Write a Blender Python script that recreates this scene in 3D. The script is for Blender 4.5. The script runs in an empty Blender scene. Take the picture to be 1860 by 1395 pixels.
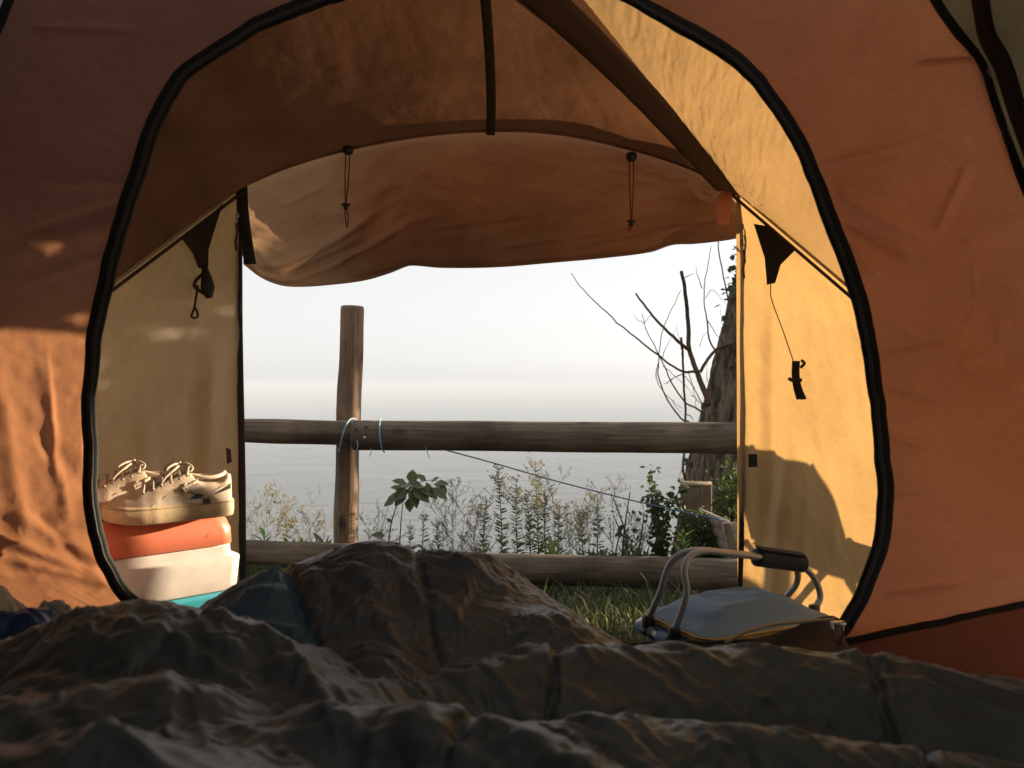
import bpy, math, random
import numpy as np
from mathutils import Vector, Matrix

random.seed(7)
RNG = np.random.default_rng(11)
scene = bpy.context.scene
COL = scene.collection

# ------------------------------------------------------------------ camera, sky, sun, exposure
EYE = 0.66                      # eye height above the tent floor
FPX, CX, CY = 1447.0, 930.0, 697.5   # photograph's focal length and centre in its own pixels

cam_data = bpy.data.cameras.new('camera')
cam = bpy.data.objects.new('camera', cam_data)
COL.objects.link(cam)
cam.location = (0, 0, EYE)
cam.rotation_euler = (math.radians(90), 0, 0)
cam_data.sensor_width = 36.0
cam_data.lens = 36.0 * FPX / 1860.0
cam_data.clip_start = 0.02
cam_data.clip_end = 80000
cam_data.dof.use_dof = True
cam_data.dof.focus_distance = 2.5
cam_data.dof.aperture_fstop = 4.5
scene.camera = cam

SUN_AZ = math.radians(66.5)       # to the right of the view axis
SUN_EL = math.radians(9.8)
world = bpy.data.worlds.new('World')
scene.world = world
world.use_nodes = True
wn, wl = world.node_tree.nodes, world.node_tree.links
wn.clear()
sky = wn.new('ShaderNodeTexSky')
sky.sky_type = 'NISHITA'
sky.sun_disc = False
sky.sun_elevation = SUN_EL
sky.sun_rotation = SUN_AZ
sky.air_density = 1.0
sky.dust_density = 1.5
sky.ozone_density = 1.0
hs = wn.new('ShaderNodeHueSaturation')
hs.inputs['Saturation'].default_value = 0.22      # thin white overcast haze in front of the blue
bg = wn.new('ShaderNodeBackground')
bg.inputs['Strength'].default_value = 0.15
wo = wn.new('ShaderNodeOutputWorld')
wl.new(sky.outputs[0], hs.inputs['Color'])
veil = wn.new('ShaderNodeMixRGB')                  # even white stratus veil over the whole sky
veil.inputs[0].default_value = 0.8
veil.inputs[2].default_value = (1.62, 1.60, 1.63, 1)
wl.new(hs.outputs[0], veil.inputs[1])
wl.new(veil.outputs[0], bg.inputs['Color'])
wl.new(bg.outputs[0], wo.inputs['Surface'])

sd = Vector((math.sin(SUN_AZ) * math.cos(SUN_EL), math.cos(SUN_AZ) * math.cos(SUN_EL), math.sin(SUN_EL)))
sun_data = bpy.data.lights.new('sun', 'SUN')
sun_data.energy = 5.0
sun_data.angle = math.radians(0.55)
sun_data.color = (1.0, 0.82, 0.60)
sun = bpy.data.objects.new('sun', sun_data)
COL.objects.link(sun)
sun.rotation_euler = (-sd).to_track_quat('-Z', 'Y').to_euler()
sun.location = sd * 20

vs = scene.view_settings
vs.view_transform = 'Standard'
vs.look = 'None'
vs.gamma = 1.0
vs.use_curve_mapping = False
vs.exposure = 1.7
scene.render.engine = 'CYCLES'
cy = scene.cycles
cy.use_denoising = True
cy.max_bounces = 9
cy.diffuse_bounces = 6
cy.transmission_bounces = 6
cy.glossy_bounces = 3
cy.volume_bounces = 1
cy.sample_clamp_indirect = 6.0

# ------------------------------------------------------------------ helpers
def P(px, py, Y):
    """World point at forward distance Y seen at photograph pixel (px, py)."""
    return np.array([(px - CX) / FPX * Y, Y, EYE - (py - CY) / FPX * Y])

def thing(name, label, cat, loc=(0, 0, 0), group=None, kind=None):
    o = bpy.data.objects.new(name, None)
    o.empty_display_size = 0.05
    COL.objects.link(o)
    o.location = loc
    tag(o, label, cat, group, kind)
    return o

def tag(o, label=None, cat=None, group=None, kind=None):
    if label: o['label'] = label
    if cat: o['category'] = cat
    if group: o['group'] = group
    if kind: o['kind'] = kind
    return o

def obj(name, me, mat=None, parent=None, smooth=True):
    o = bpy.data.objects.new(name, me)
    COL.objects.link(o)
    if mat is not None:
        me.materials.append(mat)
    if smooth:
        me.polygons.foreach_set('use_smooth', [True] * len(me.polygons))
    if parent is not None:
        o.parent = parent
        # mesh data is written in world space; the parent only carries a translation chain
        loc = Vector((0, 0, 0)); q = parent
        while q is not None:
            loc += q.location; q = q.parent
        o.location = -loc
    return o

def mesh(V, F, name='m'):
    me = bpy.data.meshes.new(name)
    me.from_pydata([tuple(map(float, v)) for v in V], [], F)
    me.update()
    return me

def quads_mesh(V, Q, name='m'):
    """Fast mesh from an n x 3 array and an m x 4 index array."""
    V = np.asarray(V, np.float32); Q = np.asarray(Q, np.int32)
    me = bpy.data.meshes.new(name)
    me.vertices.add(len(V)); me.vertices.foreach_set('co', V.ravel())
    k = Q.shape[1]
    me.loops.add(Q.size); me.loops.foreach_set('vertex_index', Q.ravel())
    me.polygons.add(len(Q))
    me.polygons.foreach_set('loop_start', np.arange(0, Q.size, k, dtype=np.int32))
    me.polygons.foreach_set('loop_total', np.full(len(Q), k, np.int32))
    me.update(calc_edges=True)
    me.validate()
    return me

def grid_quads(n, m, closed=False):
    i = np.arange(n - 1)[:, None]; mm = m if closed else m - 1
    j = np.arange(mm)[None, :]
    j2 = (j + 1) % m
    a = i * m + j; b = i * m + j2; c = (i + 1) * m + j2; d = (i + 1) * m + j
    return np.stack([a, b, c, d], -1).reshape(-1, 4)

def grid_mesh(G, closed=False, uv=None):
    """G: n x m x 3 grid."""
    n, m = G.shape[:2]
    Q = grid_quads(n, m, closed)
    me = quads_mesh(G.reshape(-1, 3), Q)
    if uv is not None:
        lay = me.uv_layers.new(name='uv')
        idx = np.empty(len(me.loops), np.int32); me.loops.foreach_get('vertex_index', idx)
        lay.data.foreach_set('uv', uv.reshape(-1, 2)[idx].astype(np.float32).ravel())
    return me

def spline(pts, n):
    """Catmull-Rom through pts, n samples."""
    p = np.asarray(pts, float)
    if len(p) == 2:
        t = np.linspace(0, 1, n)[:, None]
        return p[0] * (1 - t) + p[1] * t
    seg = np.r_[0, np.cumsum(np.sqrt(np.maximum(1e-12, (np.diff(p, axis=0) ** 2).sum(1))))]
    t = np.linspace(0, seg[-1], n)
    d = np.zeros_like(p)
    for k in range(len(p)):
        a, b = max(0, k - 1), min(len(p) - 1, k + 1)
        d[k] = (p[b] - p[a]) / max(1e-9, seg[b] - seg[a])
    i = np.clip(np.searchsorted(seg, t, side='right') - 1, 0, len(p) - 2)
    h = (seg[i + 1] - seg[i])[:, None]
    s = ((t - seg[i])[:, None]) / h
    return ((2 * s ** 3 - 3 * s ** 2 + 1) * p[i] + (s ** 3 - 2 * s ** 2 + s) * h * d[i]
            + (-2 * s ** 3 + 3 * s ** 2) * p[i + 1] + (s ** 3 - s ** 2) * h * d[i + 1])

def tube_arrays(pts, r, sides=8, cap=True):
    p = np.asarray(pts, float); n = len(p)
    r = np.full(n, r, float) if np.isscalar(r) else np.interp(np.linspace(0, 1, n), np.linspace(0, 1, len(r)), r)
    T = np.gradient(p, axis=0); T /= np.linalg.norm(T, axis=1)[:, None] + 1e-12
    up = np.array([0, 0, 1.0]) if abs(T[0, 2]) < 0.9 else np.array([1.0, 0, 0])
    N = np.zeros_like(p); u = np.cross(T[0], up); u /= np.linalg.norm(u); N[0] = u
    for k in range(1, n):
        u = N[k - 1] - T[k] * np.dot(N[k - 1], T[k]); N[k] = u / (np.linalg.norm(u) + 1e-12)
    B = np.cross(T, N)
    a = np.linspace(0, 2 * math.pi, sides, endpoint=False)
    G = p[:, None, :] + r[:, None, None] * (np.cos(a)[None, :, None] * N[:, None, :] + np.sin(a)[None, :, None] * B[:, None, :])
    V = G.reshape(-1, 3)
    F = [tuple(q) for q in grid_quads(n, sides, True)]
    if cap:
        F.append(tuple(range(sides - 1, -1, -1)))
        F.append(tuple(range((n - 1) * sides, n * sides)))
    return V, F

class MB:
    """collects shapes for ONE mesh"""
    def __init__(s): s.V = []; s.F = []; s.n = 0
    def add(s, V, F):
        V = np.asarray(V, float)
        s.V.append(V); s.F += [tuple(i + s.n for i in f) for f in F]; s.n += len(V); return s
    def tube(s, pts, r, sides=8, n=None, cap=True):
        if n: pts = spline(pts, n)
        return s.add(*tube_arrays(pts, r, sides, cap))
    def box(s, c, size, M=None, bevel=0.0):
        x, y, z = [v / 2 for v in size]; b = bevel
        if b <= 0:
            V = [(i, j, k) for i in (-x, x) for j in (-y, y) for k in (-z, z)]
            F = [(0, 1, 3, 2), (4, 6, 7, 5), (0, 4, 5, 1), (2, 3, 7, 6), (0, 2, 6, 4), (1, 5, 7, 3)]
        else:
            V = []; 
            for (i, j, k) in [(a, d, e) for a in (-1, 1) for d in (-1, 1) for e in (-1, 1)]:
                V += [(i * (x - b), j * (y - b), k * z), (i * (x - b), j * y, k * (z - b)), (i * x, j * (y - b), k * (z - b))]
            def v(i, j, k, w): return ((i > 0) * 4 + (j > 0) * 2 + (k > 0)) * 3 + w
            F = []
            for k in (-1, 1): F.append([v(-1, -1, k, 0), v(1, -1, k, 0), v(1, 1, k, 0), v(-1, 1, k, 0)][::k])
            for j in (-1, 1): F.append([v(-1, j, -1, 1), v(1, j, -1, 1), v(1, j, 1, 1), v(-1, j, 1, 1)][::-j])
            for i in (-1, 1): F.append([v(i, -1, -1, 2), v(i, 1, -1, 2), v(i, 1, 1, 2), v(i, -1, 1, 2)][::i])
            for j in (-1, 1):
                for k in (-1, 1): F.append([v(-1, j, k, 0), v(1, j, k, 0), v(1, j, k, 1), v(-1, j, k, 1)])
            for i in (-1, 1):
                for k in (-1, 1): F.append([v(i, -1, k, 0), v(i, 1, k, 0), v(i, 1, k, 2), v(i, -1, k, 2)])
                for j in (-1, 1): F.append([v(i, j, -1, 1), v(i, j, 1, 1), v(i, j, 1, 2), v(i, j, -1, 2)])
            for i in (-1, 1):
                for j in (-1, 1):
                    for k in (-1, 1): F.append([v(i, j, k, 0), v(i, j, k, 1), v(i, j, k, 2)])
        V = np.array(V, float)
        if M is not None: V = V @ np.asarray(M, float).T
        return s.add(V + np.asarray(c, float), F)
    def build(s, name, mat, parent=None, smooth=True):
        me = mesh(np.concatenate(s.V), s.F)
        import bmesh
        bm = bmesh.new(); bm.from_mesh(me); bmesh.ops.recalc_face_normals(bm, faces=bm.faces); bm.to_mesh(me); bm.free()
        return obj(name, me, mat, parent, smooth)

def rotz(a):
    c, s = math.cos(a), math.sin(a)
    return np.array([[c, -s, 0], [s, c, 0], [0, 0, 1.0]])

# --- value noise -------------------------------------------------
def _hash(i, j, k, seed):
    h = (i.astype(np.int64) * 374761393 + j.astype(np.int64) * 668265263 + k.astype(np.int64) * 2147483647 + seed * 974711) & 0xFFFFFFFF
    h = ((h ^ (h >> 13)) * 1274126177) & 0xFFFFFFFF
    h = (h ^ (h >> 16)) & 0xFFFFFF
    return h / float(0xFFFFFF) * 2 - 1

def vnoise(x, y, z=0.0, seed=0):
    x, y, z = np.broadcast_arrays(np.asarray(x, float), np.asarray(y, float), np.asarray(z, float))
    i, j, k = np.floor(x), np.floor(y), np.floor(z)
    f = [x - i, y - j, z - k]
    f = [t * t * t * (t * (t * 6 - 15) + 10) for t in f]
    out = 0
    for a in (0, 1):
        for b in (0, 1):
            for c in (0, 1):
                w = (f[0] if a else 1 - f[0]) * (f[1] if b else 1 - f[1]) * (f[2] if c else 1 - f[2])
                out = out + w * _hash(i + a, j + b, k + c, seed)
    return out

def fbm(x, y, z=0.0, seed=0, oct=4, gain=0.5):
    s, a, fq = 0, 1.0, 1.0
    for o in range(oct):
        s = s + a * vnoise(x * fq, y * fq, z * fq, seed + o * 17); a *= gain; fq *= 2.03
    return s

def ridged(x, y, z=0.0, seed=0, oct=3, gain=0.5, sharp=2.0):
    s, a, fq = 0, 1.0, 1.0
    for o in range(oct):
        n = 1 - np.abs(vnoise(x * fq, y * fq, z * fq, seed + o * 31)) * 1.6
        s = s + a * np.clip(n, 0, 1) ** sharp; a *= gain; fq *= 2.1
    return s

def smooth(a, b, x):
    t = np.clip((x - a) / (b - a), 0, 1); return t * t * (3 - 2 * t)

def wrinkle(u, v, seed=0, scale=1.0, amp=0.004, ang=0.0, stretch=3.0):
    """Fabric creases: domain-warped ridges stretched along ang (metres in, metres out)."""
    c, s = math.cos(ang), math.sin(ang)
    a = (u * c + v * s) * scale; b = (-u * s + v * c) * scale
    wx = fbm(a * 1.3, b * 1.3, 3.1, seed + 5, 3) * 0.5; wy = fbm(a * 1.3, b * 1.3, 9.7, seed + 9, 3) * 0.5
    r = ridged(a / stretch * 3 + wx, b * 3 + wy, 0.5, seed, 3, 0.5, 3.0)
    mask = smooth(-0.3, 0.6, fbm(a * 0.9, b * 0.9, 7.7, seed + 3, 2))
    return amp * (r * mask + 0.35 * fbm(a * 5, b * 7, 1.0, seed + 21, 3))

# ------------------------------------------------------------------ materials
def new_mat(name):
    m = bpy.data.materials.new(name); m.use_nodes = True
    m.node_tree.nodes.clear()
    return m, m.node_tree.nodes, m.node_tree.links

def noise_node(nd, lk, scale, detail=4, vec=(1, 1, 1), coord='Object', rough=0.6):
    tc = nd.new('ShaderNodeTexCoord'); mp = nd.new('ShaderNodeMapping'); mp.inputs['Scale'].default_value = vec
    nz = nd.new('ShaderNodeTexNoise'); nz.inputs['Scale'].default_value = scale; nz.inputs['Detail'].default_value = detail
    nz.inputs['Roughness'].default_value = rough
    lk.new(tc.outputs[coord], mp.inputs['Vector']); lk.new(mp.outputs[0], nz.inputs['Vector'])
    return nz

def ramp(nd, lk, src, stops):
    r = nd.new('ShaderNodeValToRGB'); e = r.color_ramp.elements
    while len(e) < len(stops): e.new(0.5)
    for el, (p, c) in zip(e, stops): el.position = p; el.color = (*c, 1)
    lk.new(src, r.inputs['Fac']); return r

def fabric(name, refl, trans, weave=900, bump=0.25, blotch=0.10, crease=0.3):
    """Thin tent cloth: part reflects, part lets light through."""
    m, nd, lk = new_mat(name)
    tc = nd.new('ShaderNodeTexCoord')
    fac = []
    for vec in ((1, 1, 0.07), (0.07, 0.07, 1)):
        mp = nd.new('ShaderNodeMapping'); mp.inputs['Scale'].default_value = vec
        nz = nd.new('ShaderNodeTexNoise'); nz.inputs['Scale'].default_value = weave; nz.inputs['Detail'].default_value = 1
        lk.new(tc.outputs['Object'], mp.inputs['Vector']); lk.new(mp.outputs[0], nz.inputs['Vector']); fac.append(nz)
    ad = nd.new('ShaderNodeMath'); ad.operation = 'ADD'
    lk.new(fac[0].outputs['Fac'], ad.inputs[0]); lk.new(fac[1].outputs['Fac'], ad.inputs[1])
    bl = noise_node(nd, lk, 5, 5)
    mr = nd.new('ShaderNodeMapRange'); mr.inputs[1].default_value = 0.6; mr.inputs[2].default_value = 1.4
    mr.inputs[3].default_value = 0.86; mr.inputs[4].default_value = 1.12
    lk.new(ad.outputs[0], mr.inputs[0])
    mb = nd.new('ShaderNodeMapRange'); mb.inputs[1].default_value = 0.3; mb.inputs[2].default_value = 0.7
    mb.inputs[3].default_value = 1 - blotch; mb.inputs[4].default_value = 1 + blotch
    lk.new(bl.outputs['Fac'], mb.inputs[0])
    mu = nd.new('ShaderNodeMath'); mu.operation = 'MULTIPLY'
    lk.new(mr.outputs[0], mu.inputs[0]); lk.new(mb.outputs[0], mu.inputs[1])
    cols = []
    for c in (refl, trans):
        x = nd.new('ShaderNodeVectorMath'); x.operation = 'SCALE'; x.inputs[0].default_value = c
        lk.new(mu.outputs[0], x.inputs['Scale']); cols.append(x)
    cr = noise_node(nd, lk, 22, 6, rough=0.7)
    cr2 = nd.new('ShaderNodeMath'); cr2.operation = 'MULTIPLY'; cr2.inputs[1].default_value = crease
    lk.new(cr.outputs['Fac'], cr2.inputs[0])
    sm = nd.new('ShaderNodeMath'); sm.operation = 'MULTIPLY_ADD'; sm.inputs[1].default_value = 0.04
    lk.new(ad.outputs[0], sm.inputs[0]); lk.new(cr2.outputs[0], sm.inputs[2])
    bp = nd.new('ShaderNodeBump'); bp.inputs['Strength'].default_value = bump; bp.inputs['Distance'].default_value = 0.006
    lk.new(sm.outputs[0], bp.inputs['Height'])
    df = nd.new('ShaderNodeBsdfDiffuse'); tr = nd.new('ShaderNodeBsdfTranslucent')
    lk.new(cols[0].outputs[0], df.inputs['Color']); lk.new(cols[1].outputs[0], tr.inputs['Color'])
    lk.new(bp.outputs[0], df.inputs['Normal']); lk.new(bp.outputs[0], tr.inputs['Normal'])
    sh = nd.new('ShaderNodeAddShader'); out = nd.new('ShaderNodeOutputMaterial')
    lk.new(df.outputs[0], sh.inputs[0]); lk.new(tr.outputs[0], sh.inputs[1]); lk.new(sh.outputs[0], out.inputs['Surface'])
    return m

def plain(name, col, rough=0.6, var=0.12, scale=40, bump=0.0, bscale=200, metal=0.0, vec=(1, 1, 1), sheen=0.0, spec=0.5, trans=None, sss=None):
    m, nd, lk = new_mat(name)
    pb = nd.new('ShaderNodeBsdfPrincipled'); out = nd.new('ShaderNodeOutputMaterial')
    nz = noise_node(nd, lk, scale, 5, vec)
    a = tuple(max(0, c * (1 - var)) for c in col); b = tuple(min(1, c * (1 + var)) for c in col)
    r = ramp(nd, lk, nz.outputs['Fac'], [(0.3, a), (0.7, b)])
    lk.new(r.outputs[0], pb.inputs['Base Color'])
    pb.inputs['Roughness'].default_value = rough; pb.inputs['Metallic'].default_value = metal
    pb.inputs['Specular IOR Level'].default_value = spec
    if sheen: pb.inputs['Sheen Weight'].default_value = sheen; pb.inputs['Sheen Roughness'].default_value = 0.4
    if bump:
        n2 = noise_node(nd, lk, bscale, 4, vec)
        bp = nd.new('ShaderNodeBump'); bp.inputs['Strength'].default_value = bump; bp.inputs['Distance'].default_value = 0.003
        lk.new(n2.outputs['Fac'], bp.inputs['Height']); lk.new(bp.outputs[0], pb.inputs['Normal'])
    if trans:
        tr = nd.new('ShaderNodeBsdfTranslucent'); tr.inputs['Color'].default_value = (*trans, 1)
        ad = nd.new('ShaderNodeAddShader'); lk.new(pb.outputs[0], ad.inputs[0]); lk.new(tr.outputs[0], ad.inputs[1])
        lk.new(ad.outputs[0], out.inputs['Surface'])
    else:
        lk.new(pb.outputs[0], out.inputs['Surface'])
    return m

def wood(name, light, dark, axis=2, scale=14, rough=0.85, bump=0.5):
    m, nd, lk = new_mat(name)
    vec = [1.0, 1.0, 1.0]; vec[axis] = 0.06
    pb = nd.new('ShaderNodeBsdfPrincipled'); out = nd.new('ShaderNodeOutputMaterial')
    n1 = noise_node(nd, lk, scale, 3, tuple(vec), rough=0.5)
    # rings: fold the stretched noise into narrow bands, as sawn or peeled pine shows
    ml = nd.new('ShaderNodeMath'); ml.operation = 'MULTIPLY'; ml.inputs[1].default_value = 9.0; lk.new(n1.outputs['Fac'], ml.inputs[0])
    pp = nd.new('ShaderNodeMath'); pp.operation = 'PINGPONG'; pp.inputs[1].default_value = 0.5; lk.new(ml.outputs[0], pp.inputs[0])
    n2 = noise_node(nd, lk, scale * 8, 5, tuple(vec), rough=0.7)
    mx = nd.new('ShaderNodeMath'); mx.operation = 'MULTIPLY_ADD'; mx.inputs[1].default_value = 0.55
    lk.new(pp.outputs[0], mx.inputs[0]); lk.new(n2.outputs['Fac'], mx.inputs[2])
    r = ramp(nd, lk, mx.outputs[0], [(0.3, dark), (0.85, light)])
    st = noise_node(nd, lk, 4, 5)
    # knots: sparse dark ovals with a pale rim
    vtc = nd.new('ShaderNodeTexCoord'); vmp = nd.new('ShaderNodeMapping'); kv = [1.0, 1.0, 1.0]; kv[axis] = 0.5; vmp.inputs['Scale'].default_value = kv
    vo = nd.new('ShaderNodeTexVoronoi'); vo.inputs['Scale'].default_value = 7.0
    lk.new(vtc.outputs['Object'], vmp.inputs['Vector']); lk.new(vmp.outputs[0], vo.inputs['Vector'])
    kr = ramp(nd, lk, vo.outputs['Distance'], [(0.05, (0.25, 0.22, 0.2)), (0.12, (0.7, 0.66, 0.62)), (0.17, (1, 1, 1))])
    sr0 = ramp(nd, lk, st.outputs['Fac'], [(0.35, (0.55, 0.55, 0.55)), (0.65, (1.1, 1.1, 1.1))])
    sr = nd.new('ShaderNodeMixRGB'); sr.blend_type = 'MULTIPLY'; sr.inputs[0].default_value = 1
    lk.new(sr0.outputs[0], sr.inputs[1]); lk.new(kr.outputs[0], sr.inputs[2])
    mu = nd.new('ShaderNodeMixRGB'); mu.blend_type = 'MULTIPLY'; mu.inputs[0].default_value = 1
    lk.new(r.outputs[0], mu.inputs[1]); lk.new(sr.outputs[0], mu.inputs[2])
    lk.new(mu.outputs[0], pb.inputs['Base Color'])
    pb.inputs['Roughness'].default_value = rough; pb.inputs['Specular IOR Level'].default_value = 0.25
    bp = nd.new('ShaderNodeBump'); bp.inputs['Strength'].default_value = bump; bp.inputs['Distance'].default_value = 0.004
    lk.new(mx.outputs[0], bp.inputs['Height']); lk.new(bp.outputs[0], pb.inputs['Normal'])
    lk.new(pb.outputs[0], out.inputs['Surface'])
    return m

M = {}
M['sand'] = fabric('sand_tent_cloth', (0.23, 0.188, 0.152), (0.178, 0.105, 0.036), crease=0.45)
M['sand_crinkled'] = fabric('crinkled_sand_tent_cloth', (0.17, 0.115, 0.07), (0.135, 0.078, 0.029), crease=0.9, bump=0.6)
M['shaded_rust_roof'] = fabric('shaded_rust_roof_cloth', (0.058, 0.030, 0.019), (0.034, 0.014, 0.006), crease=0.9, bump=0.5, blotch=0.25)  # darker, denser rust cloth; its colour also holds the roof's unlit centre and left
M['flap'] = fabric('door_flap_cloth', (0.21, 0.130, 0.085), (0.145, 0.084, 0.042), crease=0.6, bump=0.45, blotch=0.12)
M['sleeve'] = fabric('brown_sleeve_cloth', (0.13, 0.085, 0.058), (0.03, 0.018, 0.010), crease=0.5)
M['rust_door'] = fabric('rust_door_cloth', (0.16, 0.080, 0.044), (0.13, 0.066, 0.034), crease=0.4, blotch=0.15)
M['rust'] = fabric('rust_inner_cloth', (0.37, 0.220, 0.185), (0.215, 0.096, 0.044), crease=0.45, bump=0.25, blotch=0.08)
M['bathtub'] = fabric('dark_red_floor_cloth', (0.13, 0.055, 0.040), (0.06, 0.022, 0.014), crease=0.4)
M['fly_body'] = fabric('brown_fly_cloth', (0.30, 0.32, 0.34), (0.155, 0.175, 0.21))
M['olive'] = fabric('olive_side_cloth', (0.12, 0.095, 0.058), (0.05, 0.038, 0.020), crease=0.5, blotch=0.35)
M['pale_inner'] = fabric('pale_grey_inner_cloth', (0.36, 0.33, 0.30), (0.56, 0.52, 0.47))
M['binding'] = plain('black_binding_tape', (0.030, 0.030, 0.026), 0.85, bump=0.4, bscale=900, spec=0.2)
M['zip'] = plain('dark_zip_tape', (0.03, 0.026, 0.022), 0.8, bump=0.3, bscale=700, spec=0.25)
M['piping'] = plain('beige_seam_piping', (0.42, 0.30, 0.16), 0.8)
M['black_plastic'] = plain('black_plastic', (0.015, 0.015, 0.015), 0.45)
M['red_cord'] = plain('dark_red_cord', (0.16, 0.03, 0.025), 0.8, bump=0.4, bscale=1500)
M['black_cord'] = plain('black_cord', (0.02, 0.018, 0.018), 0.8, bump=0.4, bscale=1500)
M['metal'] = plain('worn_metal', (0.62, 0.60, 0.57), 0.38, var=0.1, metal=1.0)
M['patch'] = plain('dark_guy_point_patch', (0.035, 0.026, 0.018), 0.85, spec=0.2)
M['door_cloth'] = plain('brown_door_cloth', (0.13, 0.085, 0.06), 0.8, spec=0.2, bump=0.3, bscale=300)
M['strap'] = plain('brown_webbing', (0.055, 0.037, 0.024), 0.85, spec=0.2, bump=0.3, bscale=900)
M['tag'] = fabric('peach_fabric_tag', (0.40, 0.20, 0.12), (0.3, 0.13, 0.07))
M['quilt'] = plain('dark_olive_quilt_cloth', (0.046, 0.062, 0.061), 0.48, var=0.25, scale=9, bump=0.4, bscale=120, sheen=0.35, spec=0.62)
M['bag'] = plain('dark_brown_sleeping_bag_cloth', (0.050, 0.059, 0.063), 0.46, var=0.2, scale=12, bump=0.35, bscale=140, sheen=0.35, spec=0.62)
M['teal_bag'] = plain('dark_teal_sleeping_bag_lining', (0.040, 0.100, 0.140), 0.52, var=0.2, scale=12, bump=0.2, bscale=180, sheen=0.15, spec=0.5)

# ------------------------------------------------------------------ setting: ground, sea
SEA_Z = -32.0
HAZE_DENSITY = 0.0011
def ground_z(x, y):
    """height of the bank above/below the tent floor (0)"""
    z = -0.055 - 0.20 * smooth(1.9, 3.7, y) - 0.55 * smooth(3.35, 5.2, y)
    z = z - 5.0 * smooth(4.2, 9.0, y) - 27.5 * smooth(7.0, 22.0, y)
    return z + 0.018 * fbm(x * 1.7, y * 1.7, 0, 3, 4) * smooth(1.8, 2.3, y) * 1.0

gx = np.r_[-60, -40, -25, -16, -10, np.linspace(-7, 7, 150), 10, 16, 25, 40, 60]
gy = np.r_[-60, -40, -25, -15, -8, -4, np.linspace(-2, 6, 130), np.linspace(6.3, 24, 30)]
GX, GY = np.meshgrid(gx, gy)
GZ = ground_z(GX, GY)
m_ground, nd, lk = new_mat('grassy_soil')
pb = nd.new('ShaderNodeBsdfPrincipled'); out = nd.new('ShaderNodeOutputMaterial')
n1 = noise_node(nd, lk, 6, 8, rough=0.75)
r1 = ramp(nd, lk, n1.outputs['Fac'], [(0.3, (0.030, 0.026, 0.014)), (0.5, (0.050, 0.055, 0.020)), (0.7, (0.105, 0.085, 0.045))])
lk.new(r1.outputs[0], pb.inputs['Base Color']); pb.inputs['Roughness'].default_value = 0.95; pb.inputs['Specular IOR Level'].default_value = 0.1
n2 = noise_node(nd, lk, 40, 8, rough=0.8)
bp = nd.new('ShaderNodeBump'); bp.inputs['Distance'].default_value = 0.03; bp.inputs['Strength'].default_value = 0.8
lk.new(n2.outputs['Fac'], bp.inputs['Height']); lk.new(bp.outputs[0], pb.inputs['Normal']); lk.new(pb.outputs[0], out.inputs['Surface'])
ground = obj('ground', grid_mesh(np.stack([GX, GY, GZ], -1)), m_ground)
tag(ground, kind='structure')

m_sea, nd, lk = new_mat('hazy_sea_water')
pb = nd.new('ShaderNodeBsdfPrincipled'); out = nd.new('ShaderNodeOutputMaterial')
pb.inputs['Base Color'].default_value = (0.10, 0.125, 0.135, 1); pb.inputs['Roughness'].default_value = 0.12; pb.inputs['IOR'].default_value = 1.33
nA = noise_node(nd, lk, 0.22, 6, (0.45, 1, 1), rough=0.65)
nB = noise_node(nd, lk, 0.03, 3, (0.35, 1, 1), rough=0.6)
sm = nd.new('ShaderNodeMath'); sm.operation = 'MULTIPLY_ADD'; sm.inputs[1].default_value = 2.0
lk.new(nB.outputs['Fac'], sm.inputs[0]); lk.new(nA.outputs['Fac'], sm.inputs[2])
bp = nd.new('ShaderNodeBump'); bp.inputs['Strength'].default_value = 1.0; bp.inputs['Distance'].default_value = 4.0
lk.new(sm.outputs[0], bp.inputs['Height']); lk.new(bp.outputs[0], pb.inputs['Normal']); lk.new(pb.outputs[0], out.inputs['Surface'])
rr = np.r_[0.0, np.geomspace(30, 40000, 40)]
aa = np.linspace(0, 2 * math.pi, 96, endpoint=False)
SV = np.stack([rr[:, None] * np.cos(aa), rr[:, None] * np.sin(aa) + 40, np.full((len(rr), 96), SEA_Z)], -1)
sea = obj('sea', grid_mesh(SV, closed=True), m_sea)
tag(sea, kind='structure')

# ------------------------------------------------------------------ inner tent
YW0 = 1.66
def wall_y(x, z):
    zr = z - EYE
    return YW0 - 0.06 * (zr + 0.5) - 0.07 * x - 0.06 * x ** 2 - 0.10 * np.maximum(0, zr) ** 2

def on_wall(px, py, off=0.0):
    """where the sight line of pixel (px, py) meets the inner tent's front wall"""
    px = np.asarray(px, float); py = np.asarray(py, float)
    a = (px - CX) / FPX; b = -(py - CY) / FPX
    Y = np.full(np.shape(a), 1.5)
    for _ in range(30):
        Y = 0.5 * Y + 0.5 * (wall_y(a * Y, EYE + b * Y) + off)
    return np.stack([a * Y, Y, EYE + b * Y], -1)

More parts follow.
